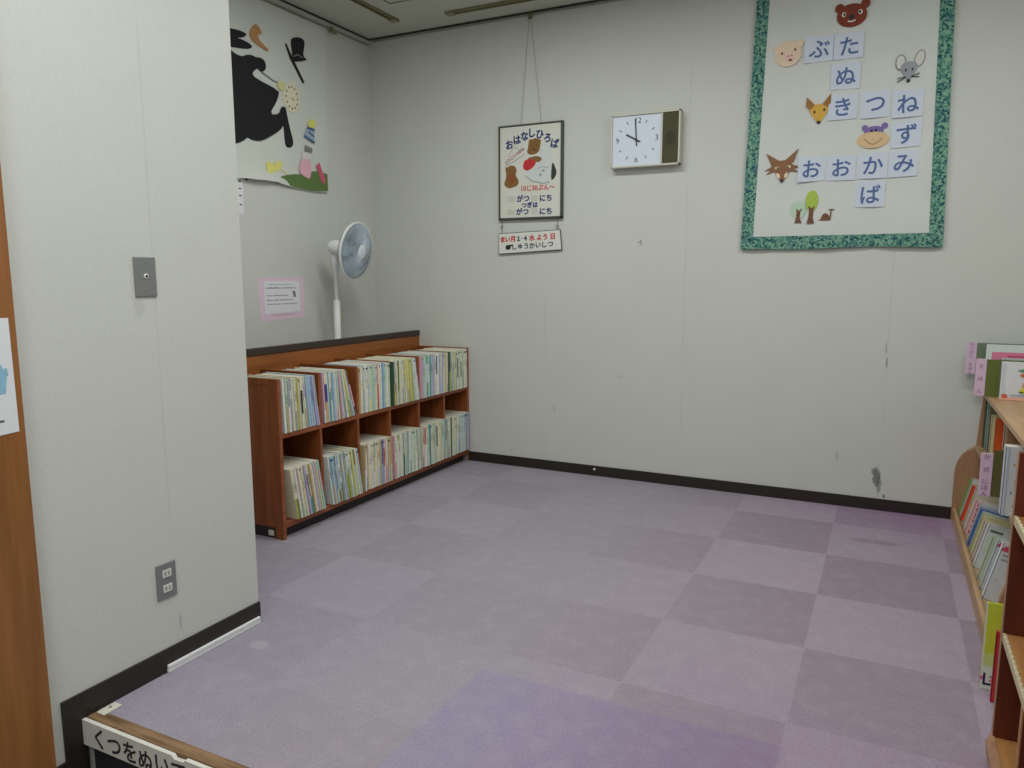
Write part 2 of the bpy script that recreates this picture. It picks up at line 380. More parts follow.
# step riser board with handwriting
t = thing('riser_board', 'chipped white board with handwritten black writing facing the carpet step', 'sign', (0, 0, 0))
MB().prism([(XP+.009, -.078), (XR-.02, -.078), (XR-.02, 0), (-1.20, 0), (-1.21, -.006), (-1.28, -.004), (-1.30, 0), (-1.42, 0), (-1.425, -.007), (-1.46, -.009), (-1.47, 0), (XP+.009, 0)], fY(YS+.003, .012)).build('board', M_paint, t)
x = -1.775
for ch, dz in zip('くつをぬいであがってください', (.004, -.002, .001, -.003, .002, 0, .002, -.002, .003, 0, .001, 0, 0, 0)):
    text(ch, .068, x, -.044+dz, fY(YS-.009, .0006), M_ink, t, 'handwriting', R(rnd.uniform(-6, 4)), .0012, .95); x += .066
box('kick_recess', (XP+.009, YS+.02, LOW), (XR-.02, YS+.035, -.078), M_ink, t)

# ------------------------------------------------------------------ left bookcase
def make_bookcase():
    X0, X1, Y0, Y1 = -2.80, -2.4, -1.984, YB-.002
    t = thing('bookcase', 'low reddish brown bookcase packed with thin picture books along the alcove', 'bookcase', ((X0+X1)/2, (Y0+Y1)/2, 0))
    def b(name, a, c, m, bev=.002, p=t):
        o = box(name, a, c, m, p, bev)
        if p is t: o.location = (-t.location.x, -t.location.y, 0)
        return o
    TH = .02
    for (ya, yb) in ((Y0, Y0+.021), (Y1-.024, Y1)):
        s = b('side_panel', (X0, ya+(.004 if ya == Y0 else 0), .055), (X1, yb, .797), W_side)
        if ya == Y0:
            f = MB().box((X1-.05, Y0, 0), (X1, Y0+.020, .798)).box((X0, Y0, .765), (X1-.05, Y0+.004, .798)).build('front_post', W_side, t, bevel=.002); f.location = (-t.location.x, -t.location.y, 0)
            b('panel_edge', (X1-.0005, Y0, 0), (X1+.003, Y0+.021, .798), W_edge, .001)
            b('end_plinth', (X0, Y0+.006, 0), (X1-.05, Y0+.020, .055), M_dark)
            b('wall_tag', (X1-.10, Y0+.003, .012), (X1-.065, Y0+.006, .040), M_cream)
        else:
            b('panel_edge', (X1-.0005, ya, 0), (X1+.003, yb, .798), W_edge, .001)
    b('shelf_board', (X0, Y0+.021, .505), (X1, Y1-.024, .528), W_edge)
    b('shelf_board', (X0, Y0+.021, .055), (X1, Y1-.024, .085), W_edge)
    b('plinth', (X0, Y0+.021, 0), (X1-.035, Y1-.024, .055), M_dark)
    for yd in (-1.679, -1.372, -1.073, -.765, -.465):
        b('divider', (X0, yd-.008, .528), (X1-.006, yd+.008, .795), W_side)
        b('divider_edge', (X1-.0065, yd-.008, .528), (X1-.003, yd+.008, .795), W_edge, .0005)
        b('divider', (X0, yd-.008, .085), (X1-.006, yd+.008, .505), W_side)
        b('divider_edge', (X1-.0065, yd-.008, .085), (X1-.003, yd+.008, .505), W_edge, .0005)
    b('back_board', (X0-.02, Y0, 0), (X0, Y1, .868), W_board)
    c = b('back_cap', (X0-.03, Y0, .868), (X0+.004, Y1, .907), W_cap, .003)
    return t
make_bookcase()

# thin picture books, one mesh each
PAL = {
 'pale blue': (184, 204, 216), 'sky blue': (142, 178, 206), 'cream': (226, 220, 190), 'white': (226, 228, 222), 'pale green': (192, 210, 188),
 'mint': (172, 206, 192), 'teal': (98, 160, 158), 'pink': (216, 172, 180), 'lilac': (186, 178, 210), 'pale yellow': (220, 212, 142),
 'yellow green': (172, 186, 92), 'tan': (198, 172, 126), 'grey': (158, 164, 162), 'dark green': (66, 96, 72), 'navy': (54, 66, 128),
 'red': (186, 70, 74), 'olive': (134, 128, 66), 'orange': (214, 130, 70), 'ivory': (214, 214, 196), 'brown': (120, 88, 62), 'purple': (108, 74, 140), 'black': (40, 42, 44)}
def pm(n): return mat('print_'+n.replace(' ', '_'), PAL[n], .5, .22, 70, spec=.35)
def picture_book(name, t, h, d, cover, bands, dot, mark):
    """local frame: spine in the plane x = 0 facing +x, thickness along y from 0 to t, standing on z = 0"""
    names = [cover]+[b[0] for b in bands]+['black', 'ivory']; u = []
    for n in names:
        if n not in u: u.append(n)
    mats = [pm(n) for n in u]+[M_pages]; pg = len(mats)-1; ix = u.index
    m = MB(); c = .0009
    m.box((-.0012, .0004, .0), (0, t-.0004, h), ix(cover))                       # spine
    m.box((-d, 0, 0), (-.0006, c, h), ix(cover)); m.box((-d, t-c, 0), (-.0006, t, h), ix(cover))
    m.box((-d+.003, c*.5, .002), (-.0012, t-c*.5, h+.0002), pg)
    for (n, z0, z1) in bands: m.box((-.0008, .0002, z0*h), (.0005, t-.0002, z1*h), ix(n))
    if dot: m.prism(ell(t/2, dot*h, min(.0055, t*.42), .006, 10), lambda a, b, q: (.0004+.0006*q, a, b), ix('black'))
    if mark:
        z = mark*h
        for k in range(4): m.box((.0004, t*.36, z), (.0009, t*.66, z-.006-.003*(k % 2)), ix('black') if cover != 'black' else ix('ivory')); z -= .0125
    return m.build(name, mats)
ORD = ['first', 'second', 'third', 'fourth', 'fifth', 'sixth', 'seventh', 'eighth', 'ninth', 'tenth', 'eleventh', 'twelfth', 'thirteenth', 'fourteenth', 'fifteenth', 'sixteenth', 'seventeenth', 'eighteenth', 'nineteenth',
       'twentieth', 'twenty-first', 'twenty-second', 'twenty-third', 'twenty-fourth', 'twenty-fifth', 'twenty-sixth', 'twenty-seventh', 'twenty-eighth', 'twenty-ninth', 'thirtieth', 'thirty-first', 'thirty-second']
# per compartment: y start, y end, lean first, lean last (degrees), palette, chance of dot, feature {index: (cover, bands)}
COMP = {
 ('upper', 0): (-1.958, -1.690, 2, 7, ['white', 'ivory', 'lilac', 'cream', 'tan', 'pale green', 'grey'], .05, {4: ('lilac', [('pink', .15, .32)]), 8: ('yellow green', []), 11: ('cream', [('black', .3, .75)]), 15: ('pale blue', []), 16: ('sky blue', []), 17: ('pale blue', []), 18: ('sky blue', [('pale blue', 0, .4)]), 14: ('grey', [])}),
 ('upper', 1): (-1.668, -1.382, 3, 17, ['cream', 'tan', 'ivory', 'pink', 'white', 'pale green', 'grey', 'pale blue'], .05, {1: ('navy', [('tan', 0, .42), ('cream', .78, 1)]), 2: ('purple', [('tan', 0, .42), ('cream', .78, 1)]), 4: ('teal', [('pale green', .6, 1)]), 6: ('sky blue', []), 7: ('pale blue', []), 11: ('pink', []), 14: ('yellow green', []), 17: ('brown', [('pink', .2, .7)])}),
 ('upper', 2): (-1.362, -1.083, 0, 2, ['mint', 'pale green', 'ivory', 'pale blue', 'cream', 'white', 'pale yellow'], .35, {0: ('tan', []), 3: ('sky blue', [('ivory', .5, 1)]), 10: ('mint', []), 14: ('pink', [('red', 0, .55)]), 18: ('sky blue', [('teal', 0, .35)]), 19: ('sky blue', []), 20: ('pale blue', [])}),
 ('upper', 3): (-1.062, -.775, 1, 10, ['pale green', 'grey', 'lilac', 'white', 'ivory', 'pale yellow'], .3, {0: ('dark green', [('olive', 0, .5)]), 2: ('cream', [('olive', 0, .5)]), 4: ('grey', [('dark green', .3, 1)]), 10: ('dark green', []), 14: ('yellow green', []), 15: ('pale yellow', []), 16: ('yellow green', []), 17: ('pale green', [])}),
 ('upper', 4): (-.755, -.475, 0, 1, ['ivory', 'mint', 'lilac', 'pale blue', 'cream', 'pale green'], .15, {0: ('pink', [('lilac', .4, .9)]), 4: ('teal', [('white', .35, .8)]), 5: ('teal', [('lilac', .35, .8)]), 6: ('mint', [('white', .35, .8)]), 8: ('teal', []), 12: ('tan', []), 15: ('white', [('navy', .5, .95)]), 16: ('white', [])}),
 ('upper', 5): (-.455, -.176, 0, 0, ['ivory', 'pale green', 'grey', 'white', 'cream', 'pale yellow'], .5, {2: ('dark green', [('yellow green', 0, .5)]), 5: ('pale blue', [('yellow green', 0, .5)]), 12: ('white', [('black', .3, .8)]), 15: ('ivory', [('black', .3, .7)])}),
 ('lower', 0): (-1.945, -1.690, 9, 10, ['white', 'lilac', 'ivory', 'cream', 'tan', 'pale green', 'pink'], .05, {0: ('cream', [('yellow green', 0, .4)]), 1: ('ivory', [('olive', 0, .4)]), 9: ('ivory', [('black', .35, .8), ('teal', 0, .3)]), 10: ('cream', [('teal', 0, .35)]), 15: ('tan', []), 17: ('mint', [('pink', .4, .8)])}),
 ('lower', 1): (-1.668, -1.383, 8, 9, ['pale blue', 'white', 'ivory', 'pale green', 'olive', 'cream', 'grey'], .35, {1: ('sky blue', [('tan', 0, .4)]), 3: ('sky blue', []), 7: ('cream', [('olive', 0, .4)]), 11: ('yellow green', []), 12: ('olive', [('pale blue', .5, 1)]), 13: ('yellow green', [('white', .6, 1)]), 15: ('yellow green', []), 16: ('pale yellow', [])}),
 ('lower', 2): (-1.352, -1.083, 4, 1, ['pale blue', 'white', 'cream', 'tan', 'ivory', 'mint'], .3, {1: ('white', []), 2: ('sky blue', [('white', .3, .8)]), 14: ('sky blue', []), 15: ('navy', [('sky blue', 0, .45)]), 16: ('lilac', [('red', .4, .8)]), 18: ('pink', [('white', .4, 1)])}),
 ('lower', 3): (-1.062, -.775, 1, 0, ['ivory', 'white', 'pale green', 'grey', 'cream', 'mint'], .25, {0: ('pink', [('white', .4, 1)]), 3: ('white', [('yellow green', .85, 1)]), 4: ('ivory', [('yellow green', .85, 1)]), 8: ('dark green', [('pale green', .5, 1)]), 9: ('pale green', []), 12: ('grey', [('dark green', 0, .5)])}),
 ('lower', 4): (-.755, -.475, 0, 0, ['ivory', 'pale green', 'white', 'grey', 'cream', 'mint'], .25, {1: ('pink', [('red', .55, .95)]), 2: ('white', [('red', .55, .95)]), 6: ('dark green', [('teal', .6, 1)]), 7: ('teal', []), 14: ('white', [('black', .4, .9)])}),
 ('lower', 5): (-.455, -.176, 0, 0, ['white', 'pale green', 'ivory', 'grey', 'pale blue', 'cream'], .5, {4: ('dark green', []), 9: ('pink', []), 16: ('white', []), 20: ('pale blue', []), 21: ('grey', []), 22: ('lilac', [('sky blue', .5, 1)]), 23: ('lilac', [])}),
}
for (row, ci), (ya, yb, l0, l1, pal, dotp, feat) in COMP.items():
    z0 = .529 if row == 'upper' else .086
    H0 = .264 if row == 'upper' else .268
    y = ya+(.268*math.sin(R(l0)) if l1 > 3 else 0); k = 0; last = R(l0)
    while True:
        tk = rnd.uniform(.0092, .0122)
        if k in feat: cover, bands = feat[k]
        else:
            cover = rnd.choice(pal); bands = []
            if rnd.random() < .55: bands.append((rnd.choice(pal), 0, rnd.uniform(.2, .5)))
            if rnd.random() < .3: bands.append((rnd.choice(pal), rnd.uniform(.6, .7), rnd.uniform(.75, 1)))
        frac = (y-ya)/(yb-ya)
        lean = R(l0 if frac < .45 and l1 > 3 else l0+(l1-l0)*min(1, max(0, frac-.4)/.5)) if l1 > 3 else R(.2)
        h = H0+rnd.uniform(-.006, .004)
        # a book leaning more than the one before it must stand further off at its foot
        pitch = tk/math.cos(lean)+.0006
        y += max(0, H0*(math.sin(lean)-math.sin(last))) 
        last = lean
        if y+pitch > yb+.002: break
        if lean < R(1.2): h = min(h, .2655)
        o = picture_book('picture_book', tk, h, .272+rnd.uniform(-.004, .004), cover, bands,
                         .93 if rnd.random() < dotp else 0, rnd.uniform(.7, .8) if rnd.random() < .3 else 0)
        # leaning books rest on their lower edge; top goes toward -y
        o.rotation_euler = (lean, 0, 0)
        o.location = ((-2.374 if row == 'lower' and ci < 2 else -2.384 if row == 'lower' or ci > 2 else -2.394)+rnd.uniform(-.006, .004), y, z0+.0005)
        tag(o, f"thin {cover} spined picture book, {ORD[k]} from left, {row} row, {ORD[ci]} compartment of bookcase", 'book', f"thin picture books in the {row} row of the bookcase")
        y += pitch; k += 1

# ------------------------------------------------------------------ standing fan
def make_fan():
    t = thing('standing_fan', 'white standing fan with round blue grey guard behind the bookcase', 'fan', (-2.998, -.80, 0))
    MB().lathe([(.155, 0), (.16, .008), (.155, .022), (.10, .034), (.035, .05), (.03, .07)], 40).build('base', M_white, t, smooth=True)
    MB().lathe([(.0215, .06), (.0215, 1.128), (.018, 1.135)], 24).build('outer_pole', M_white, t, smooth=True)
    MB().lathe([(.0115, 1.13), (.0115, 1.36)], 20).build('inner_pole', M_white, t, smooth=True)
    MB().lathe([(.0165, 1.30), (.019, 1.33), (.026, 1.37), (.03, 1.41), (.026, 1.435), (.01, 1.44)], 24).build('neck', M_white, t, smooth=True)
    az, pit = R(6), R(-9)
    # head frame: local z is the blowing direction
    q = Vector((math.cos(az)*math.cos(pit), math.sin(az)*math.cos(pit), math.sin(pit))).to_track_quat('Z', 'Y')
    mx = Matrix.Translation((0.040, 0, 1.462)) @ q.to_matrix().to_4x4()
    MB().lathe([(.02, -.075), (.036, -.07), (.046, -.05), (.05, -.01), (.05, .045), (.042, .065)], 32, mx=mx).build('motor_housing', M_white, t, smooth=True)
    C = .118                                     # centre plane of the guard in front of the pole
    grey = mat('guard_wire', (166, 181, 192), .4); blue = mat('fan_blade_plastic', (160, 176, 188), .25)
    g = MB()
    n = 84
    for k in range(n):
        a = 2*math.pi*k/n; ca, sa = math.cos(a), math.sin(a)
        g.tube([(r*ca, r*sa, z) for r, z in ((.036, C+.045), (.09, C+.04), (.14, C+.028), (.165, C+.015), (.176, C+.002))], .0018, 4, 0, mx)
    for r_, z_ in ((.08, C+.0415), (.125, C+.033), (.158, C+.019)): g.tube([(r_*math.cos(2*math.pi*k/48), r_*math.sin(2*math.pi*k/48), z_) for k in range(48)], .0014, 4, 0, mx, True)
    g.build('front_guard', grey, t)
    g = MB()
    for k in range(n):
        a = 2*math.pi*k/n; ca, sa = math.cos(a), math.sin(a)
        g.tube([(r*ca, r*sa, z) for r, z in ((.05, C-.058), (.11, C-.05), (.15, C-.034), (.176, C-.002))], .0018, 4, 0, mx)
    for r_, z_ in ((.09, C-.053), (.14, C-.04)): g.tube([(r_*math.cos(2*math.pi*k/48), r_*math.sin(2*math.pi*k/48), z_) for k in range(48)], .0014, 4, 0, mx, True)
    g.build('rear_guard', grey, t)
    MB().lathe([(.174, C-.007), (.181, C-.007), (.1825, C), (.181, C+.007), (.174, C+.007), (.174, C-.007)], 64, mx=mx, cap=False).build('guard_rim', M_white, t, smooth=True)
    MB().lathe([(.002, C+.05), (.030, C+.052), (.045, C+.0465), (.045, C+.042), (.002, C+.041)], 32, mx=mx).build('hub_badge', mat('pale_hub', (216, 222, 228), .3), t, smooth=True)
    MB().lathe([(.03, C-.035), (.036, C-.03), (.038, C+.01), (.028, C+.02), (.002, C+.022)], 24, mx=mx).build('spinner', blue, t, smooth=True)
    for b in range(5):
        m = MB(); a0 = 2*math.pi*b/5+.3; vs = []; fs = []
        NR, NA = 7, 8
        for side in (0, 1):
            for i in range(NR):
                r = .034+(.158-.034)*i/(NR-1); w = math.radians(24+30*math.sin(math.pi*(.15+.75*i/(NR-1))))
                for jx in range(NA):
                    f = jx/(NA-1); a = a0+w*(f-.5)+.25*(i/(NR-1))
                    vs.append((r*math.cos(a), r*math.sin(a), C-.028+.036*f+(.0018 if side else 0)))
        N = NR*NA
        for i in range(NR-1):
            for jx in range(NA-1):
                p = i*NA+jx; fs += [(p, p+1, p+NA+1, p+NA), (N+p, N+p+NA, N+p+NA+1, N+p+1)]
        rim = [jx for jx in range(NA)]+[i*NA+NA-1 for i in range(1, NR)]+[(NR-1)*NA+jx for jx in range(NA-2, -1, -1)]+[i*NA for i in range(NR-2, 0, -1)]
        for a, c in zip(rim, rim[1:]+rim[:1]): fs.append((a, c, N+c, N+a))
        m.add(vs, fs, 0, mx).build('blade', blue, t, smooth=True)
    return t
make_fan()

# ------------------------------------------------------------------ banner and papers on the alcove wall
def felt(n, c): return mat('felt_'+n, c, .9, .07, 60)
def banner():
    t = thing('cloth_banner', 'white cloth banner with black silhouette, top hat and flowers on the alcove wall', 'banner', (XL+.018, -1.2, 1.84))
    L = Vector(t.location)
    def put(o): o.location = -L; return o
    # cloth: slightly wavy sheet, lower left corner curling outward
    bot = [(-2.15, 1.80), (-1.55, 1.82), (-1.384, 1.842), (-1.308, 1.842), (-1.22, 1.846), (-1.134, 1.847), (-1.046, 1.838), (-.94, 1.828), (-.776, 1.824), (-.656, 1.834)]
    m = MB(); NU, NV = 60, 24; vs = []; fs = []
    for side in (0, 1):
        for i in range(NU+1):
            u = -2.15+(2.15-.655)*i/NU
            for a, b in zip(bot[:-1], bot[1:]):
                if a[0] <= u <= b[0]+1e-6: zb = a[1]+(b[1]-a[1])*(u-a[0])/(b[0]-a[0])
            for k in range(NV+1):
                f = k/NV; z = zb+(2.86-zb)*f; u2 = u+.035*f*(i/NU)
                curl = .03*math.exp(-((u+1.25)/.16)**2)*max(0, 1-f*9)**2
                vs.append((XL+.012+.003*math.sin(u*17)*(1-f*.4)+curl+(.0012 if side else 0), u2, z))
    K = NV+1; N = (NU+1)*K
    for i in range(NU):
        for k in range(NV):
            p = i*K+k; fs += [(p, p+1, p+K+1, p+K), (N+p, N+p+K, N+p+K+1, N+p+1)]
    rim = [k for k in range(K)]+[i*K+NV for i in range(1, NU+1)]+[NU*K+k for k in range(NV-1, -1, -1)]+[i*K for i in range(NU-1, 0, -1)]
    for a, c in zip(rim, rim[1:]+rim[:1]): fs.append((a, c, N+c, N+a))
    put(m.add(vs, fs).build('cloth', mat('banner_cotton', (203, 207, 199), .9, .04, 5, .3, 400), t, smooth=True))
    F0 = fX(XL+.0165, .003); F1 = fX(XL+.0197, .002); F2 = fX(XL+.0218, .001)
    def d(name, polys, m, fr=F0): return put(decal(name, polys, fr, m, t))
    leaf = [(-1.55, 2.64), (-1.435, 2.640), (-1.372, 2.647), (-1.332, 2.647), (-1.309, 2.640), (-1.334, 2.618), (-1.385, 2.602), (-1.341, 2.603), (-1.30, 2.598), (-1.268, 2.585), (-1.296, 2.566), (-1.344, 2.555), (-1.396, 2.548), (-1.447, 2.54), (-1.55, 2.55)]
    d('felt_leaves', [smooth_poly(leaf, 1)], M_black)
    body = [(-1.9, 2.5), (-1.6, 2.55), (-1.445, 2.53), (-1.40, 2.512), (-1.347, 2.512), (-1.323, 2.528), (-1.275, 2.538), (-1.251, 2.532), (-1.214, 2.54), (-1.184, 2.533), (-1.17, 2.51), (-1.175, 2.483), (-1.198, 2.465), (-1.216, 2.464), (-1.236, 2.477), (-1.262, 2.458), (-1.284, 2.434), (-1.259, 2.416), (-1.073, 2.386), (-1.076, 2.359), (-1.099, 2.313), (-1.159, 2.235), (-1.081, 2.247), (-1.061, 2.29), (-1.038, 2.303), (-1.021, 2.295), (-1.011, 2.251), (-.992, 2.181), (-.965, 2.105), (-.976, 2.076), (-1.008, 2.063), (-1.035, 2.07), (-1.041, 2.118), (-1.044, 2.172), (-1.048, 2.192), (-1.069, 2.162), (-1.132, 2.122), (-1.219, 2.077), (-1.261, 2.066), (-1.313, 2.065), (-1.342, 2.075), (-1.374, 2.048), (-1.437, 2.022), (-1.6, 2.0), (-1.85, 2.1)]
    d('black_silhouette', [smooth_poly(body, 1)], M_black)
    d('pipe', [smooth_poly([(-1.236, 2.72), (-1.21, 2.706), (-1.19, 2.68), (-1.203, 2.669), (-1.221, 2.665), (-1.225, 2.649), (-1.208, 2.63), (-1.173, 2.613), (-1.141, 2.598), (-1.153, 2.588), (-1.186, 2.597), (-1.228, 2.605), (-1.269, 2.618), (-1.286, 2.639), (-1.285, 2.664), (-1.265, 2.691)], 1)], felt('ochre', (176, 130, 84)))
    d('cane', [[(-1.005, 2.669), (-.994, 2.675), (-.953, 2.617), (-.846, 2.483), (-.86, 2.474), (-.967, 2.596)]], M_black)
    d('top_hat', [(smooth_poly([(-.957, 2.702), (-.934, 2.723), (-.88, 2.74), (-.836, 2.734), (-.835, 2.705), (-.855, 2.635), (-.815, 2.624), (-.862, 2.604), (-.924, 2.586), (-.959, 2.583), (-.967, 2.602), (-.944, 2.619)], 1), 0)], M_black, F1)
    d('hat_band', strip([(-.943, 2.612), (-.90, 2.632), (-.86, 2.625)], .008), felt('grey', (112, 112, 110)), F2)
    w = d('pocket_watch', [(ell(-.966, 2.366, .072, .088, 32), 0)], felt('watch_cream', (216, 212, 184)))
    d('watch_crown', [ell(-1.055, 2.418, .03, .028, 18)], felt('watch_gold', (206, 202, 140)), F1)
    d('watch_marks', [ell(-.966+.05*math.sin(a), 2.366+.064*math.cos(a), .005, .006, 8) for a in [k*math.pi/6 for k in range(12)]]+strip([(-.966, 2.366), (-.95, 2.352)], .004), mat('watch_mark_grey', (110, 108, 92), .8), F1)
    d('watch_chain', strip([(-1.213, 2.464), (-1.166, 2.449), (-1.119, 2.434), (-1.075, 2.43)], .005), felt('grey', (112, 112, 110)))
    d('yellow_flower', [smooth_poly([(-1.204, 1.963), (-1.146, 1.949), (-1.096, 1.949), (-1.079, 1.925), (-1.154, 1.903), (-1.196, 1.879), (-1.202, 1.916)], 1), ell(-1.10, 1.955, .03, .018)]+strip([(-1.08, 1.925), (-1.03, 1.905)], .006), felt('yellow', (220, 214, 122)))
    d('candle_top', [smooth_poly([(-.814, 2.268), (-.762, 2.274), (-.754, 2.232), (-.771, 2.219), (-.837, 2.218)], 1)], felt('lime', (212, 214, 120)))
    d('blue_hat', [[(-.838, 2.211), (-.766, 2.213), (-.773, 2.167), (-.772, 2.128), (-.822, 2.133), (-.869, 2.152), (-.86, 2.17)]], felt('slate', (150, 168, 186)))
    d('blue_stripes', strip([(-.84, 2.21), (-.768, 2.206)], .010)+strip([(-.868, 2.158), (-.775, 2.13)], .012)+strip([(-.83, 2.19), (-.775, 2.165)], .008), felt('blue', (58, 90, 130)), F1)
    d('grey_patch', [[(-.859, 2.103), (-.798, 2.092), (-.794, 2.076), (-.805, 2.064), (-.866, 2.069)]], felt('greymid', (128, 122, 118)))
    d('pale_cup', [[(-.887, 2.056), (-.811, 2.053), (-.813, 2.019), (-.899, 2.014)]], felt('palecup', (208, 206, 202)))
    d('green_hill', [smooth_poly([(-1.175, 1.846), (-1.071, 1.893), (-.935, 1.919), (-.885, 1.91), (-.835, 1.902), (-.812, 1.947), (-.759, 1.956), (-.66, 1.948), (-.66, 1.948), (-.657, 1.842), (-.657, 1.842), (-.776, 1.829), (-.94, 1.833), (-1.046, 1.841)], 1)], felt('moss', (92, 118, 66)))
    d('pink_petal', [smooth_poly([(-.899, 2.014), (-.818, 2.018), (-.817, 1.943), (-.83, 1.897), (-.885, 1.908), (-.929, 1.93), (-.916, 1.985)], 1)], felt('pink', (222, 172, 186)), F1)
    d('red_ribbon', [[(-.768, 1.987), (-.735, 2.012), (-.716, 1.969), (-.686, 1.924), (-.682, 1.896), (-.71, 1.879), (-.734, 1.918), (-.748, 1.951)]], felt('rose', (198, 92, 116)), F1)
banner()

def papers():
    P = mat('printer_paper', (222, 224, 228), .8)
    t = thing('pinned_paper', 'narrow white paper pinned to the wall beside the pillar under the banner', 'paper', (XL, -1.53, 1.75))
    MB().box((0, -.15, -.11), (.0012, .150, .11)).build('sheet', P, t)
    m = MB()
    for z in (.07, .03, -.01, -.06): m.box((.0012, .12, z), (.0018, .138, z+.007))
    m.build('print', M_ink, t)
    MB().lathe([(.006, 0), (.006, .004), (.0035, .006), (.0035, .01)], 12, mx=Matrix.Translation((.001, .18, .088)) @ Matrix.Rotation(R(90), 4, 'Y')).build('push_pin', M_ink, t)
    t = thing('pink_notice', 'pink bordered notice with typed lines taped beside the standing fan', 'notice', (XL, -1.10, 1.15))
    MB().prism([(-.198, .126), (.19, .132), (.195, -.123), (-.188, -.135)], fX(0, .001)).build('pink_sheet', mat('pink_paper', (222, 198, 216), .8), t)
    MB().prism([(-.15, .106), (.152, .108), (.16, -.083), (-.153, -.09)], fX(.0012, .0008)).build('white_sheet', P, t)
    m = MB(); g = random.Random(5)
    for z, u0, u1, h in ((.085, -.11, .09, .006), (.062, -.14, .12, .013), (.017, -.13, .05, .009), (-.011, -.13, .09, .011), (-.035, -.13, .13, .009), (-.1, -.1, .10, .004)):
        u = u0
        while u < u1:
            w = g.uniform(.008, .016); m.box((.0022, u, z), (.0027, min(u+w, u1), z+h*.62*g.uniform(.5, 1))); u += w+.004
    m.box((.0022, .09, .03), (.0027, .115, .045)); m.box((.0022, .097, .008), (.0027, .118, .03))
    m.build('print', mat('mid_grey_print', (120, 118, 130), .8), t)
    t = thing('door_paper', 'white information sheet with blue picture taped on the wooden door', 'paper', (XP+.0305, -3.596, 1.03))
    MB().prism([(-.13, .15), (.083, .148), (.085, -.148), (-.13, -.16)], fX(0, .001)).build('sheet', P, t)
    m = MB(); m.prism([(-.10, -.055), (.06, -.045), (.066, -.005), (.055, .03), (-.10, .03)], fX(.001, .0006)); m.prism([(.05, .0), (.07, .0), (.068, .02), (.05, .02)], fX(.0012, .0006))
    m.build('blue_picture', mat('blue_print', (140, 184, 208), .7, .3, 60), t)
    m = MB(); m.box((.001, -.10, .07), (.0016, .05, .073)).box((.001, -.1, -.118), (.0016, .05, -.112)).box((.001, -.1, .095), (.0016, .03, .105))
    m.build('print', mat('grey_print', (92, 90, 104), .8), t)
papers()

# ------------------------------------------------------------------ clock
def clock():
    y0 = YB; x0, x1, z0, z1 = -1.368, -.950, 1.929, 2.237
    t = thing('wall_clock', 'rectangular white wall clock with dark speaker panel showing ten o\'clock', 'clock', ((x0+x1)/2, y0, (z0+z1)/2))
    L = Vector(t.location)
    def put(o): o.location = -L; return o
    fr = 12e-3; yf = YB-.058
    m = MB()
    m.box((x0+.006, y0, z0+.006), (x1-.006, yf+.014, z1-.006))
    for a, b in (((x0, yf, z0), (x1, yf+.045, z0+.010)), ((x0, yf, z1-.010), (x1, yf+.045, z1)), ((x0, yf, z0), (x0+.008, yf+.045, z1)), ((x1-.010, yf, z0), (x1, yf+.045, z1))): m.box(a, b)
    m.box((-1.064, yf+.002, z0+.01), (-1.054, yf+.02, z1-.01))
    put(m.build('case', mat('clock_case', (196, 196, 180), .4), t, bevel=.0015))
    put(box('dial', (x0+.008, yf+.010, z0+.01), (-1.064, yf+.014, z1-.01), mat('dial_white', (208, 218, 232), .4), t))
    sp = put(box('speaker_panel', (-1.054, yf+.006, z0+.01), (x1-.010, yf+.014, z1-.01), mat('olive_speaker_cloth', (74, 72, 50), .85, .25, 300), t))
    o = decal('speaker_ring', [ell(-1.006, 2.083, .03, .042, 32)], fY(yf+.006, .001), mat('olive_dark', (60, 56, 38), .8), t); put(o)
    cx, cz = -1.212, 2.085; F = fY(yf+.010, .0008); ik = mat('dial_ink', (62, 70, 84), .6)
    m = MB()
    for k in range(12):
        if k % 3 == 0: continue
        a = k*math.pi/6; s_, c_ = math.sin(a), math.cos(a)
        rr = min(.128/max(abs(s_), .01)*.92, .125/max(abs(c_), .01)*.93)*.93
        for q in strip([(cx+s_*(rr-.02), cz+c_*(rr-.02)), (cx+s_*rr, cz+c_*rr)], .0045): m.prism(q, F)
    put(m.build('hour_marks', ik, t))
    for s, dx, dz in (('12', .010, .112), ('3', .122, .006), ('6', 0, -.113), ('9', -.118, .002)):
        put(text(s, .046, cx+dx, cz+dz, F, ik, t, 'numeral'))
    H = fY(yf+.007, .001); hk = mat('hand_dark', (44, 54, 60), .5)
    a = R(-61); put(decal('hour_hand', strip([(cx-math.sin(a)*.026, cz-math.cos(a)*.026), (cx+math.sin(a)*.072, cz+math.cos(a)*.072)], .0095), H, hk, t))
    a = R(-4); put(decal('minute_hand', strip([(cx-math.sin(a)*.035, cz-math.cos(a)*.035), (cx+math.sin(a)*.122, cz+math.cos(a)*.122)], .0068), fY(yf+.0055, .001), hk, t))
    put(decal('hub', [ell(cx, cz, .008)], fY(yf+.0045, .0015), hk, t))
clock()

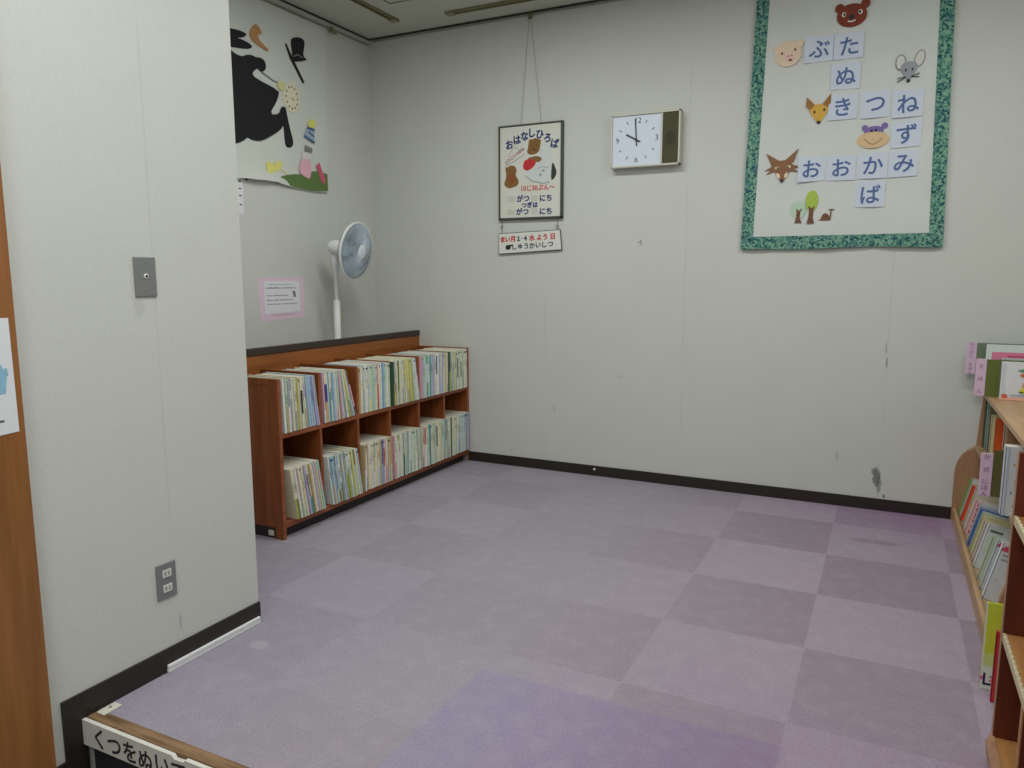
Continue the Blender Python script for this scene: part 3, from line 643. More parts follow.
# ------------------------------------------------------------------ poster and hanging sign
def poster():
    t = thing('story_time_poster', 'framed poster with two brown bears and blue Japanese letters hanging by string', 'poster', (-1.92, YB, 1.65))
    L = Vector(t.location)
    def put(o): o.location = -L; return o
    yb = YB-.004
    x0, x1, z0, z1 = -2.149, -1.695, 1.65, 2.246
    put(box('board', (x0+.004, YB-.018, z0+.004), (x1-.004, yb, z1-.004), mat('poster_paper', (212, 212, 202), .75), t))
    m = MB(); w = .012
    m.box((x0, YB-.024, z0), (x0+w, yb, z1)).box((x1-w-.004, YB-.024, z0), (x1, yb, z1)).box((x0, YB-.024, z1-.010), (x1, yb, z1)).box((x0, YB-.024, z0), (x1, yb, z0+.014))
    put(m.build('frame', mat('dark_green_frame', (62, 72, 56), .5), t, bevel=.002))
    st = mat('pale_string', (170, 172, 160), .8)
    put(MB().tube([(-1.935, YB-.010, 2.898), (-1.99, YB-.022, 2.25)], .0016, 6).tube([(-1.928, YB-.010, 2.898), (-1.846, YB-.022, 2.25)], .0016, 6).build('hanging_string', st, t))
    put(MB().box((-1.938, YB-.016, 2.885), (-1.922, YB-.002, 2.912)).box((-1.944, YB-.016, 2.878), (-1.916, YB-.008, 2.888)).build('rail_hook', mat('olive_hook', (120, 112, 74), .5), t))
    F = fY(YB-.018, .0008); F1 = fY(YB-.0188, .0008); F2 = fY(YB-.0196, .0008)
    for ch, (u, v), a in zip('おはなしひろば', [(-2.070, 2.127), (-2.015, 2.153), (-1.962, 2.172), (-1.909, 2.188), (-1.854, 2.174), (-1.802, 2.149), (-1.752, 2.112)], (12, 10, 8, 0, -8, -14, -18)):
        put(text(ch, .062, u, v, F, M_navy, t, 'title_letter', R(a*.6), .0024, .92))
    for ch, (u, v) in zip('コうじいつかみ', [(-2.093, 2.012), (-2.075, 2.027), (-2.053, 2.043), (-2.032, 2.056), (-2.014, 2.067), (-1.995, 2.079), (-1.976, 2.090)]):
        put(text(ch, .027, u, v, F, mat('wine_ink', (150, 70, 90), .7), t, 'slanted_letter', R(30), .0006))
    fl = mat('thin_grey_line', (150, 140, 140), .7)
    put(decal('signboard_outline', strip([(-2.104, 1.985), (-1.960, 2.061)], .004)+strip([(-2.078, 2.05), (-2.040, 2.113), (-1.99, 2.085)], .003), F, fl, t))
    bb = mat('bear_brown', (130, 94, 48), .8, .25, 60); bd = mat('bear_dark_brown', (96, 62, 34), .8, .2, 60)
    put(decal('large_bear', [(smooth_poly([(-1.931, 2.152), (-1.905, 2.146), (-1.887, 2.156), (-1.868, 2.146), (-1.846, 2.143), (-1.851, 2.106), (-1.861, 2.065), (-1.907, 2.050), (-1.947, 2.064), (-1.936, 2.103)], 1), 0),
        (smooth_poly([(-1.945, 2.034), (-1.876, 2.046), (-1.835, 2.027), (-1.855, 2.005), (-1.881, 2.005), (-1.923, 2.02)], 1), 0)], F, [bb], t))
    put(decal('bear_face', [ell(-1.905, 2.108, .005, .006, 10), ell(-1.876, 2.108, .005, .006, 10), ell(-1.895, 2.085, .012, .009, 14)], F1, bd, t))
    put(decal('bed_linen', [smooth_poly([(-1.846, 2.114), (-1.805, 2.116), (-1.774, 2.086), (-1.768, 2.032), (-1.783, 1.951), (-1.782, 1.88), (-1.829, 1.873), (-1.907, 1.889), (-1.965, 1.932), (-1.949, 1.959), (-1.918, 1.964), (-1.886, 1.989), (-1.845, 2.019), (-1.866, 2.057)], 1)], F, mat('painted_linen', (204, 210, 208), .8, .08, 40), t))
    put(decal('linen_shadow', strip([(-1.955, 1.925), (-1.905, 1.887), (-1.83, 1.872), (-1.785, 1.877)], .006)+strip([(-1.87, 1.965), (-1.84, 1.975), (-1.80, 1.968)], .004)+[ell(-1.85, 1.925, .008, .01), ell(-1.83, 1.95, .01, .008)], F1, mat('linen_grey', (150, 160, 160), .8), t))
    put(decal('red_jumper', [smooth_poly([(-1.965, 2.020), (-1.923, 2.031), (-1.881, 2.012), (-1.886, 1.989), (-1.918, 1.962), (-1.949, 1.955), (-1.975, 1.974)], 1)], F1, mat('painted_red', (190, 42, 44), .7, .15, 60), t))
    put(decal('dark_coat', [smooth_poly([(-1.770, 2.004), (-1.753, 1.981), (-1.735, 1.934), (-1.752, 1.899), (-1.778, 1.882)], 1)], F1, mat('painted_dark', (46, 52, 46), .7), t))
    put(decal('small_bear', [smooth_poly([(-2.103, 1.980), (-2.088, 1.984), (-2.058, 1.998), (-2.029, 1.990), (-2.016, 1.958), (-2.029, 1.936), (-2.001, 1.895), (-2.009, 1.868), (-2.045, 1.856), (-2.078, 1.851), (-2.113, 1.876), (-2.096, 1.915), (-2.094, 1.950)], 1)], F, bb, t))
    put(decal('small_bear_waistcoat', [smooth_poly([(-2.072, 1.945), (-2.04, 1.95), (-2.03, 1.90), (-2.05, 1.875), (-2.07, 1.89)], 1)], F1, mat('bear_rust', (142, 74, 38), .8), t))
    put(text('10じ30ぷん〜', .044, -1.866, 1.847, F, M_redink, t, 'time_line', 0, .0009, .92))
    for s_, u, v, z in (('がつ', -1.972, 1.785, .046), ('にち', -1.812, 1.781, .046), ('つぎは', -1.925, 1.742, .038), ('がつ', -1.977, 1.702, .046), ('にち', -1.812, 1.698, .046)):
        put(text(s_, z, u, v, F, M_navy, t, 'date_line', 0, .0018, 1.0, 1.05))
    pl = mat('pale_slot', (196, 198, 184), .6)
    for u, v, w_ in ((-2.085, 1.765, .055), (-2.085, 1.682, .055), (-1.915, 1.765, .045), (-1.915, 1.682, .045)): put(decal('number_slot', [[(u, v), (u+w_, v), (u+w_, v+.036), (u, v+.036)]], F, pl, t))
    # lower sign
    t = thing('meeting_room_sign', 'narrow white sign with red and navy writing hanging below the poster', 'sign', (-1.93, YB, 1.44))
    L = Vector(t.location)
    def put(o): o.location = -L; return o
    q = [(-2.152, 1.566), (-1.711, 1.580), (-1.698, 1.452), (-2.152, 1.430)]
    put(MB().prism(q, fY(YB-.010, .006)).build('back_board', mat('dark_green_frame', (62, 72, 56), .5), t))
    put(MB().prism([(-2.148, 1.562), (-1.714, 1.576), (-1.702, 1.456), (-2.147, 1.434)], fY(YB-.0162, .002)).build('face', mat('sign_white', (216, 218, 210), .7), t))
    put(MB().tube([(-2.13, YB-.012, 1.566), (-2.128, YB-.012, 1.652)], .0014, 6).tube([(-1.735, YB-.012, 1.578), (-1.733, YB-.012, 1.652)], .0014, 6)
        .tube([(-2.137, YB-.016, 1.60), (-2.120, YB-.016, 1.615)], .003, 6).tube([(-1.745, YB-.016, 1.605), (-1.72, YB-.016, 1.600)], .003, 6).build('cord', mat('dark_cord', (96, 96, 84), .8), t))
    F = fY(YB-.0182, .0008); dn = mat('dark_navy_ink', (32, 42, 78), .7)
    sl = R(2.0)
    for ch, m_ in (('ま', M_redink), ('い', M_redink), ('月', M_redink), ('2', dn), ('·', dn), ('4', dn), ('水', M_redink), ('よ', M_redink), ('う', M_redink), ('日', M_redink)):
        i = ['ま', 'い', '月', '2', '·', '4', '水', 'よ', 'う', '日'].index(ch)
        u = (-2.120, -2.083, -2.047, -2.006, -1.982, -1.955, -1.908, -1.856, -1.815, -1.762)[i]
        put(text(ch, .041, u, 1.532+(u+1.93)*.035, F, m_, t, 'red_writing' if m_ is M_redink else 'navy_writing', sl, .0016))
    for i, ch in enumerate('しゅうかいしつ'):
        u = -2.035+i*.043
        put(text(ch, .042, u, 1.482+(u+1.93)*.05, F, dn, t, 'navy_writing', sl, .0012))
    put(decal('pointing_hand', [smooth_poly([(-2.10, 1.462), (-2.098, 1.487), (-2.08, 1.490), (-2.045, 1.492), (-2.043, 1.484), (-2.062, 1.480), (-2.062, 1.466), (-2.08, 1.456)], 1)], F, M_ink, t))
poster()

# ------------------------------------------------------------------ quilt
def quilt():
    t = thing('alphabet_quilt', 'white wall quilt with green print border, animal faces and blue kana letters', 'wall hanging', (-.08, YB-.02, 1.43))
    L = Vector(t.location)
    def put(o): o.location = -L; return o
    TOP = 2.885
    def lx(z): return -.557-(2.78-z)*.026
    def rx(z): return .389+(2.64-z)*.024
    def wav(u, z):
        return .0035*math.sin(u*16+.4)*(.5+.5*(2.9-z)/1.4)+.0022*math.sin(u*37+z*3)+.0015*math.sin(z*19)
    yq = YB-.016
    def sheet(u0, u1, v0, v1, nu, nv, th, yoff, botwave=0):
        """u0/u1 functions of z; returns a solid wavy sheet"""
        m = MB(); vs = []; fs = []
        for side in (0, 1):
            for i in range(nu+1):
                for k in range(nv+1):
                    z = v0+(v1-v0)*k/nv; u = u0(z)+(u1(z)-u0(z))*i/nu
                    zz = z+(botwave*math.sin(u*9+1)*(1-k/nv) if botwave else 0)
                    vs.append((u, yq+yoff+wav(u, z)-(th if side else 0), zz))
        K = nv+1; N = (nu+1)*K
        for i in range(nu):
            for k in range(nv):
                p = i*K+k; fs += [(p, p+K, p+K+1, p+1), (N+p, N+p+1, N+p+K+1, N+p+K)]
        rim = [k for k in range(K)]+[i*K+nv for i in range(1, nu+1)]+[nu*K+k for k in range(nv-1, -1, -1)]+[i*K for i in range(nu-1, 0, -1)]
        for a, c in zip(rim, rim[1:]+rim[:1]): fs.append((a, c, N+c, N+a))
        return m.add(vs, fs)
    BW = .066
    cotton = mat('quilt_cotton', (204, 208, 204), .9, .05, 6, .4, 300)
    put(sheet(lambda z: lx(z)+.03, lambda z: rx(z)-.03, 1.47, TOP-.03, 60, 60, .004, 0).build('quilt_top', cotton, t, smooth=True))
    pc = print_cloth()
    put(sheet(lx, lambda z: lx(z)+BW, 1.436, TOP, 6, 70, .007, .001).build('border', pc, t, smooth=True))
    put(sheet(lambda z: rx(z)-BW, rx, 1.432, TOP, 6, 70, .007, .001).build('border', pc, t, smooth=True))
    put(sheet(lambda z: lx(z)+BW*.5, lambda z: rx(z)-BW*.5, 1.436, 1.505, 60, 4, .0068, .001, .004).build('border', pc, t, smooth=True))
    put(sheet(lambda z: lx(z)+BW*.5, lambda z: rx(z)-BW*.5, TOP-.066, TOP, 60, 4, .0068, .001).build('border', pc, t, smooth=True))
    patch = mat('pale_blue_patch', (200, 208, 222), .9, .05, 40); ltr = mat('blue_felt_letter', (84, 106, 154), .9)
    span = {}
    def lift(name, polys, m, d0, d1, par=t, each=False):
        """flat cloth shape sewn on the wavy sheet"""
        if par is t:
            us = [p[0] for q in polys for p in q]; vs_ = [p[1] for q in polys for p in q]
            w_ = [wav(min(us)+(max(us)-min(us))*i/6, min(vs_)+(max(vs_)-min(vs_))*k/6) for i in range(7) for k in range(7)]
            lo, hi = min(w_), max(w_)
        else: lo, hi = span[par.name]; hi = lo
        fr = lambda u, v, q: (u, yq+(hi-d0 if q == 0 else lo-d1-.0006*(q-1)), v)
        for grp in ([[p] for p in polys] if each else [polys]):
            o = decal(name, grp, fr, m, par); span[o.name] = (lo, hi)
            if par is t: put(o)
        return o
    g = random.Random(3)
    for ch, u, v in (('ぶ', -.228, 2.478), ('た', -.082, 2.475), ('ぬ', -.090, 2.326), ('き', -.096, 2.170), ('つ', .059, 2.170), ('ね', .211, 2.157), ('ず', .213, 2.007), ('お', -.234, 1.860), ('お', -.086, 1.858), ('か', .067, 1.860), ('み', .211, 1.860), ('ば', .063, 1.712)):
        h = .066; e = lambda: g.uniform(-.003, .003)
        n = 6; pts = []
        cs = [(-h-.004+e(), -h+e()), (h+.004+e(), -h+e()), (h+.004+e(), h+e()), (-h-.004+e(), h+e())]
        for a, b in zip(cs, cs[1:]+cs[:1]):
            for q in range(n): pts.append((u+a[0]+(b[0]-a[0])*q/n, v+a[1]+(b[1]-a[1])*q/n))
        p = lift('letter_patch', [pts], patch, .001, .0060)
        lo_ = span[p.name][0]
        fr = lambda a, b, q: (a, yq+lo_-.0060-.0012*q, b)
        o = text(ch, .104, u+.002, v, fr, ltr, p, 'letter', R(g.uniform(-3, 3)), .0014)
    E = lambda *a, **k: ell(*a, **k)
    brown = felt('bear', (122, 54, 38)); ik = M_ink; wh = felt('white', (226, 224, 216))
    # bear
    u, v = -.076, 2.628
    b = lift('bear_face', [E(u, v-.004, .072, .058), E(u-.060, v+.038, .022, .022), E(u+.062, v+.048, .022, .022)], brown, .001, .008)
    for pl, m_, nm in (([E(u-.038, v+.004, .010, .012, n=14), E(u+.040, v+.008, .010, .012, n=14)], wh, 'eye_white'), ([E(u-.036, v+.004, .006, .008, n=12), E(u+.038, v+.008, .006, .008, n=12), E(u, v-.012, .013, .013, n=16)], ik, 'dark_button')):
        lift(nm, pl, m_, .008 if m_ is wh else .0085, .009 if m_ is wh else .0097, b, True)
    lift('mouth', strip([(u-.018, v-.031), (u, v-.035), (u+.018, v-.029)], .006), wh, .008, .0092, b)
    # pig
    u, v = -.383, 2.472
    pk = felt('pig', (222, 200, 176)); b = lift('pig_face', [E(u, v, .068, .066), [(u-.085, v+.04), (u-.03, v+.058), (u-.06, v+.012)], [(u+.085, v+.062), (u+.03, v+.066), (u+.066, v+.024)]], pk, .001, .007)
    lift('snout', [E(u+.012, v-.020, .028, .022)], felt('snout', (226, 190, 180)), .007, .0085, b)
    lift('eye', [E(u-.03, v+.005, .006, .006, n=10), E(u+.036, v+.018, .006, .006, n=10), E(u+.004, v-.012, .003, .004, n=8), E(u+.02, v-.010, .003, .004, n=8), E(u+.014, v-.033, .010, .005, n=12)], felt('pigeye', (92, 60, 50)), .0085, .0096, b, True)
    # fox
    u, v = -.211, 2.158
    b = lift('fox_face', [smooth_poly([(u-.055, v+.02), (u-.02, v+.038), (u+.018, v+.038), (u+.052, v+.024), (u+.035, v-.02), (u+.006, v-.060), (u-.006, v-.060), (u-.04, v-.01)], 1)], felt('fox', (206, 164, 74)), .001, .007)
    lift('fox_ear', [[(u-.064, v+.078), (u-.066, v+.03), (u-.045, v+.010), (u-.022, v+.036)], [(u+.056, v+.088), (u+.058, v+.04), (u+.040, v+.018), (u+.016, v+.036)]], felt('foxear', (150, 108, 60)), .0015, .0085, b, True)
    lift('fox_eye', [E(u-.022, v-.002, .005, .008, n=10), E(u+.026, v+.006, .005, .008, n=10), E(u+.001, v-.056, .010, .008, n=12)], ik, .007, .009, b, True)
    # wolf
    u, v = -.384, 1.872
    wf = felt('wolf', (136, 98, 72))
    b = lift('wolf_face', [smooth_poly([(u-.058, v+.015), (u-.03, v+.042), (u+.03, v+.044), (u+.062, v+.012), (u+.032, v-.028), (u+.008, v-.070), (u-.008, v-.070), (u-.032, v-.028)], 1),
        [(u-.088, v+.085), (u-.058, v+.018), (u-.014, v+.04)], [(u+.078, v+.100), (u+.056, v+.03), (u+.012, v+.042)],
        [(u-.05, v+.018), (u-.095, v-.010), (u-.05, v-.002)], [(u-.05, v+.005), (u-.085, v-.03), (u-.04, v-.014)], [(u+.05, v+.018), (u+.094, v+.006), (u+.05, v-.002)], [(u+.05, v+.004), (u+.086, v-.022), (u+.04, v-.016)]], wf, .001, .007)
    lift('cream_patch', [smooth_poly([(u-.030, v-.020), (u-.010, v-.03), (u-.012, v-.058), (u-.03, v-.04)], 1), smooth_poly([(u+.032, v-.02), (u+.012, v-.03), (u+.013, v-.058), (u+.03, v-.04)], 1), E(u-.028, v+.004, .012, .007, n=12), E(u+.032, v+.008, .012, .007, n=12)], felt('wolfcream', (224, 206, 172)), .007, .0085, b, True)
    lift('wolf_eye', [E(u-.024, v+.003, .005, .006, n=10), E(u+.028, v+.007, .005, .006, n=10), E(u, v-.066, .009, .009, n=12)], ik, .0085, .0096, b, True)
    # mouse
    u, v = .206, 2.325
    gr = felt('mouse', (150, 152, 160)); eg = felt('mouse_ear_edge', (138, 136, 134))
    b = lift('mouse_face', [smooth_poly([(u-.042, v+.012), (u-.03, v+.032), (u, v+.040), (u+.032, v+.03), (u+.042, v+.01), (u+.02, v-.03), (u+.002, v-.056), (u-.02, v-.03)], 1)], gr, .0015, .008)
    lift('mouse_ear', [E(u-.040, v+.038, .024, .038), E(u+.046, v+.048, .024, .042, rot=-.2)], eg, .001, .006, b, True)
    lift('ear_lining', [E(u-.040, v+.038, .019, .032), E(u+.046, v+.048, .019, .036, rot=-.2)], felt('ear_lining', (208, 206, 202)), .006, .0068, b, True)
    lift('whiskers', [q for s in (-1, 1) for dy in (.006, -.006) for q in strip([(u+s*.012, v-.036), (u+s*.05, v-.038+dy*(2 if dy < 0 else 1)+s*.008)], .004)]+[E(u, v-.056, .009, .008, n=12), E(u-.014, v-.004, .004, .008, n=10), E(u+.016, v-.002, .004, .008, n=10)], ik, .008, .0092, b)
    # hippo
    u, v = .062, 2.010
    b = lift('hippo_face', [smooth_poly([(u-.045, v-.01), (u-.046, v+.048), (u+.044, v+.052), (u+.046, v-.01)], 2), E(u-.044, v+.044, .014, .015, n=16), E(u+.050, v+.048, .016, .016, n=16)], felt('hippo', (122, 104, 162)), .001, .006)
    lift('muzzle', [E(u-.002, v-.02, .078, .042)], felt('muzzle', (210, 182, 142)), .006, .008, b)
    lift('smile', strip([(u-.042+.084*k/10, v-.012-.030*math.sin(math.pi*k/10)) for k in range(11)], .0035), felt('smile', (150, 104, 70)), .008, .009, b)
    lift('eye', [E(u-.010, v+.026, .006, .007, n=10), E(u+.010, v+.028, .006, .007, n=10)], ik, .0082, .0094, b, True)
    # trees and turtle-like stump creature
    tk = felt('trunk', (112, 78, 60))
    b = lift('pale_tree', [E(-.293, 1.645, .042, .048)], felt('paletree', (182, 204, 184)), .001, .005)
    lift('trunk', [[(-.308, 1.575), (-.270, 1.575), (-.281, 1.60), (-.279, 1.633), (-.270, 1.655), (-.288, 1.640), (-.302, 1.655), (-.299, 1.633), (-.300, 1.60)]], tk, .005, .0065, b)
    b = lift('green_tree', [E(-.222, 1.690, .033, .056)], felt('limetree', (164, 188, 82)), .001, .0055)
    lift('trunk', [[(-.245, 1.57), (-.205, 1.57), (-.214, 1.60), (-.212, 1.64), (-.205, 1.665), (-.222, 1.652), (-.240, 1.665), (-.234, 1.64), (-.236, 1.60)]], tk, .0055, .007, b)
    b = lift('snail', [smooth_poly([(-.188, 1.583), (-.172, 1.592), (-.168, 1.612), (-.148, 1.622), (-.132, 1.612), (-.128, 1.592), (-.122, 1.582)], 1)], felt('snail', (120, 84, 66)), .001, .006)
    lift('snail_horns', strip([(-.126, 1.588), (-.122, 1.638)], .006)+strip([(-.134, 1.640), (-.108, 1.642)], .005)+[E(-.150, 1.612, .014, .010, n=14)], tk, .0055, .0072, b)
quilt()

# ------------------------------------------------------------------ right picture book rack (far unit)
def rack():
    YN = -2.0
    t = thing('picture_book_rack', 'light tan wooden picture book rack with curved end panel at back wall', 'book rack', (.8, -1.0, 0))
    L = Vector(t.location)
    def put(o): o.location = -L; return o
    def b(name, a, c, m, bev=.002): return put(box(name, a, c, m, t, bev))
    XB = .99
    prof = [(XB, 0), (.553, 0), (.553, .262), (.556, .292), (.565, .325), (.582, .36), (.604, .385), (.628, .398), (.640, .41), (.641, .45), (.655, .70), (XB, .70)]
    for y in (YB-.024, YN):
        p = put(MB().prism([(u, v) for u, v in prof], lambda u, v, q, y=y: (u, y+.022*q, v)).build('end_panel', W_tanv, t, bevel=.002))
    b('top_board', (.645, YN, .692), (XB, YB, .712), W_tan)
    b('top_front_edge', (.640, YN, .690), (.6455, YB, .713), W_tan, .002)
    b('back_panel', (XB-.012, YN, 0), (XB, YB, .70), W_dark)
    b('middle_shelf', (.636, YN, .392), (XB, YB, .412), W_tan)
    put(MB().prism([(.575, .030), (.80, .0), (.80, .0015), (.578, .0525), (.575, .0525)], lambda u, v, q: (u, YN+.02+(YB-YN-.04)*q, v)).build('low_shelf', W_tan, t))
    b('front_lip', (.558, YN+.02, 0), (.575, YB-.02, .068), W_tan, .003)
    # sloped rest behind the low row
    put(MB().prism([(.803, .0), (.818, .0), (.898, .33), (.883, .33)], lambda u, v, q: (u, YN+.02+(YB-YN-.04)*q, v)).build('slanted_rest', W_gold, t))
    put(box('inner_divider', (.66, -1.02, .412), (XB-.02, -1.0, .69), W_tanv, t))
rack()

def std_book(name, label, cat, t, h, d, cover, loc, rz=0, lean=0, roll=0, spine=None, title=None, front=None, group=None, writing=None):
    """spine faces -x, front cover faces -y, thickness along y; origin = bottom of the spine, cover side"""
    e = thing(name, label, cat, loc, 0, group)
    e.rotation_euler = (roll, lean, rz)
    c = .0018; cm = cover if not isinstance(cover, tuple) else mat('cover_%02x%02x%02x' % cover, cover, .4, .05, 30)
    m = MB().box((0, 0, 0), (.002, t, h)).box((0, 0, 0), (d, c, h)).box((0, t-c, 0), (d, t, h))
    m.build('cover', cm, e)
    MB().box((.002, c, .003), (d-.004, t-c, h-.003)).build('pages', M_pages, e)
    if spine:
        m = MB(); ms = []
        for i, (col, z0, z1, w) in enumerate(spine):
            ms.append(mat('cover_%02x%02x%02x' % col, col, .5, .04, 30)); m.box((-.0008, t*(1-w)/2, z0*h), (.0006, t*(1+w)/2, z1*h), i)
        m.build('spine_print', ms, e)
    if writing:
        w_, size, col = writing; col = mat('cover_%02x%02x%02x' % col, col, .5)
        for k, ch in enumerate(w_):          # letters climbing beside the spine on the front cover
            if ch != ' ': text(ch, size, .026, h*.10+k*size*.84, fY(0, .0008), col, e, 'cover_writing', R(90), .0018)
    if front:
        m = MB(); ms = []
        for i, (col, poly) in enumerate(front):
            ms.append(mat('cover_%02x%02x%02x' % col, col, .5, .04, 30)); m.prism([(u*d, v*h) for u, v in poly], lambda u, v, q, i=i: (u, -.0004-.0003*i*0-.0008*q-.0005*i, v), i)
        m.build('cover_picture', ms, e)
    return e
rc = lambda x0, z0, x1, z1: [(x0, z0), (x1, z0), (x1, z1), (x0, z1)]
GT = 'picture books standing on the right hand rack'
def upright(lab, t, h, d, col, x, y, z, **k): return std_book('picture_book', lab, 'book', t, h, d, col, (x, y, z), group=GT, **k)

def shelf_sign(label, xa, xb, y, zb, z0, z1, olive, panel, glyphs):
    """a cloth or card divider with a pink name strip on its front edge"""
    t = thing('divider_sign', label, 'divider sign', (xb, y, zb))
    if panel: box('divider_board', (0, 0, .0), (panel[0], .006, panel[1]), mat('divider_%02x%02x%02x' % olive, olive, .8, .06, 20), t, .001)
    box('pink_strip', (xa-xb, -.002, z0*0+panel[2]), (0, .004, panel[2]+z1), mat('pink_strip', (212, 184, 206), .7), t, .001)
    n = len(glyphs)
    for k, ch in enumerate(glyphs):
        if ch == ' ': continue
        text(ch, min(.024, z1/n*.95), (xa-xb)/2, panel[2]+z1-(k+.6)*z1/n, fY(-.002, .0006), mat('mauve_ink', (118, 84, 128), .7), t, 'writing')
    return t
# on top of the rack, far to near
Z = .7135
shelf_sign('tall pink lettered strip on grey green divider, farthest on the rack top',   .558, .603, -.20, Z, 0, .165, (108, 124, 102), (.30, .235, .075), 'ちいさい えほん')
upright('large white picture book with pink band lying behind the divider signs on rack top', .012, .232, .27, (214, 226, 218), .638, -.235, Z,
        front=[((222, 128, 160), rc(.10, .68, 1, .84)), ((190, 70, 110), rc(.35, .74, .8, .77))])
for k, (col, lab) in enumerate((((196, 206, 200), 'pale grey picture book hidden between white books on rack top'), ((170, 190, 190), 'grey blue picture book hidden behind the olive divider on rack top'))):
    upright(lab, .012, .17, .22, col, .70+k*.01, -.29-k*.04, Z)
shelf_sign('pink lettered strip on olive divider, nearest on the rack top', .580, .624, -.47, Z, 0, .178, (98, 108, 46), (.22, .178, .002), 'えほん')
upright('white picture book with fruit and green leaf picture, facing out on rack top', .014, .178, .215, (214, 218, 224), .674, -.545, Z,
        front=[((198, 206, 214), rc(.03, .15, .09, .95)), ((232, 178, 160), rc(.0, 0, 1, .07)), ((206, 100, 78), ell(.10, .10, .06, .06, 14)), ((100, 150, 118), smooth_poly([(.28, .78), (.45, .84), (.75, .80), (.6, .72), (.4, .74)], 1)),
               ((212, 96, 70), ell(.52, .66, .17, .06, 18)), ((222, 142, 112), ell(.56, .40, .15, .15, 18)), ((214, 210, 70), ell(.50, .26, .14, .09, 18)), ((70, 110, 50), ell(.40, .22, .05, .02, 12)), ((150, 160, 190), rc(.2, .12, .5, .15))])
# second tier
Z = .4125
tier = [  # label, thickness, height, depth, colour, x, y, spine
 ('dark green picture book, farthest on the rack middle shelf', .022, .25, .25, (84, 104, 84), .662, -.205, None),
 ('sage green picture book on the middle shelf beside the dark green one', .035, .255, .25, (146, 166, 150), .668, -.26, [((176, 190, 176), .1, .9, .3)]),
 ('olive grey picture book on the middle shelf', .03, .25, .25, (120, 124, 96), .674, -.31, None),
 ('tall ivory picture book with pale yellow spine on the middle shelf', .03, .20, .25, (214, 204, 156), .672, -.40, None),
 ('bright orange spined picture book on the middle shelf', .028, .195, .25, (222, 96, 40), .684, -.46, [((236, 220, 180), .0, .12, 1)]),
 ('pale pink grey picture book beside the orange one', .03, .205, .25, (190, 160, 148), .70, -.62, None),
 ('tan picture book with plain spine on the middle shelf', .03, .225, .25, (170, 130, 92), .70, -.68, None),
 ('black and white striped spine picture book on the middle shelf', .04, .20, .24, (84, 78, 74), .70, -.76, [((190, 184, 176), .1+.16*k, .16+.16*k, .8) for k in range(5)]),
]
for lab, t_, h, d, col, x, y, sp in tier: upright(lab, t_, h, d, col, x, y, Z, spine=sp)
shelf_sign('pink lettered strip on olive divider in front of the middle shelf row', .556, .598, -1.21, Z, 0, .175, (92, 88, 44), (.20, .19, .0), 'か ガ にほん')
upright('thick white picture book with small drawings, nearest on the middle shelf', .05, .258, .22, (208, 212, 216), .604, -1.47, Z,
        front=[((176, 184, 206), rc(.03, 0, .06, 1)), ((214, 190, 190), rc(.25, 0, .27, .8)), ((214, 160, 84), ell(.17, .5, .02, .035, 12)), ((130, 140, 180), ell(.12, .34, .012, .03, 12)), ((40, 44, 60), rc(.18, .30, .21, .34)), ((206, 150, 110), ell(.13, .75, .016, .02, 12)), ((206, 120, 120), ell(.2, .62, .012, .02, 12)), ((150, 170, 120), ell(.16, .15, .014, .02, 12))],
        spine=[((188, 196, 210), .05, .95, .6)])
upright('grey white picture book behind the thick white one on middle shelf', .03, .225, .22, (180, 184, 178), .622, -1.40, Z)

# low sloping row: spines to the aisle, leaning back
low = [ # label, y of the front cover, thickness, height, depth, cover, spine, writing
 ('green picture book, farthest in the low slanted row', -0.205, 0.03, 0.192, .22, (150, 190, 100), None, None),
 ('white picture book with black corner, behind the red one in low row', -0.265, 0.012, 0.212, .22, (214, 218, 214), None, None),
 ('bright orange red picture book in the low slanted row', -0.33, 0.03, 0.19, .22, (226, 92, 64), None, None),
 ('tan edged picture book between the red and pink books', -0.455, 0.028, 0.215, .22, (206, 202, 178), None, None),
 ('pink picture book with red letters along its edge in low row', -.56, .045, 0.175, .22, (226, 184, 184), None, ('EASYさん', .033, (186, 44, 92))),
 ('white picture book just behind the blue one', -.70, .02, 0.205, .22, (206, 214, 214), None, None),
 ('plain blue picture book in the low slanted row', -.745, .030, 0.188, .22, (74, 122, 186), None, None),
 ('white picture book in front of the blue one', -.805, 0.014, 0.19, .22, (206, 210, 196), None, None),
 ('thin pale yellow picture book in the low slanted row', -0.84, 0.02, 0.18, .22, (214, 210, 156), None, None),
 ('cream picture book in front of the pale yellow one', -.91, .014, 0.18, .22, (214, 208, 184), None, None),
 ('pale pink white picture book just behind the green titled one', -.965, .016, 0.185, .22, (214, 200, 200), None, None),
 ('white picture book with dark green title in the low row', -1.03, .020, 0.2, .22, (212, 218, 220), [((226, 230, 230), 0, 1, .9)], None),
 ('pale green picture book between the two titled white books', -1.18, .018, 0.185, .22, (196, 208, 186), None, None),
 ('white picture book with red corner and grey lines in low row', -1.385, .024, 0.238, .22, (208, 216, 222), [((220, 226, 230), 0, 1, .9)], None),
 ('plain white picture book just behind the one with red corner', -1.29, .022, 0.22, .22, (200, 208, 212), None, None),
]
LN = R(13)
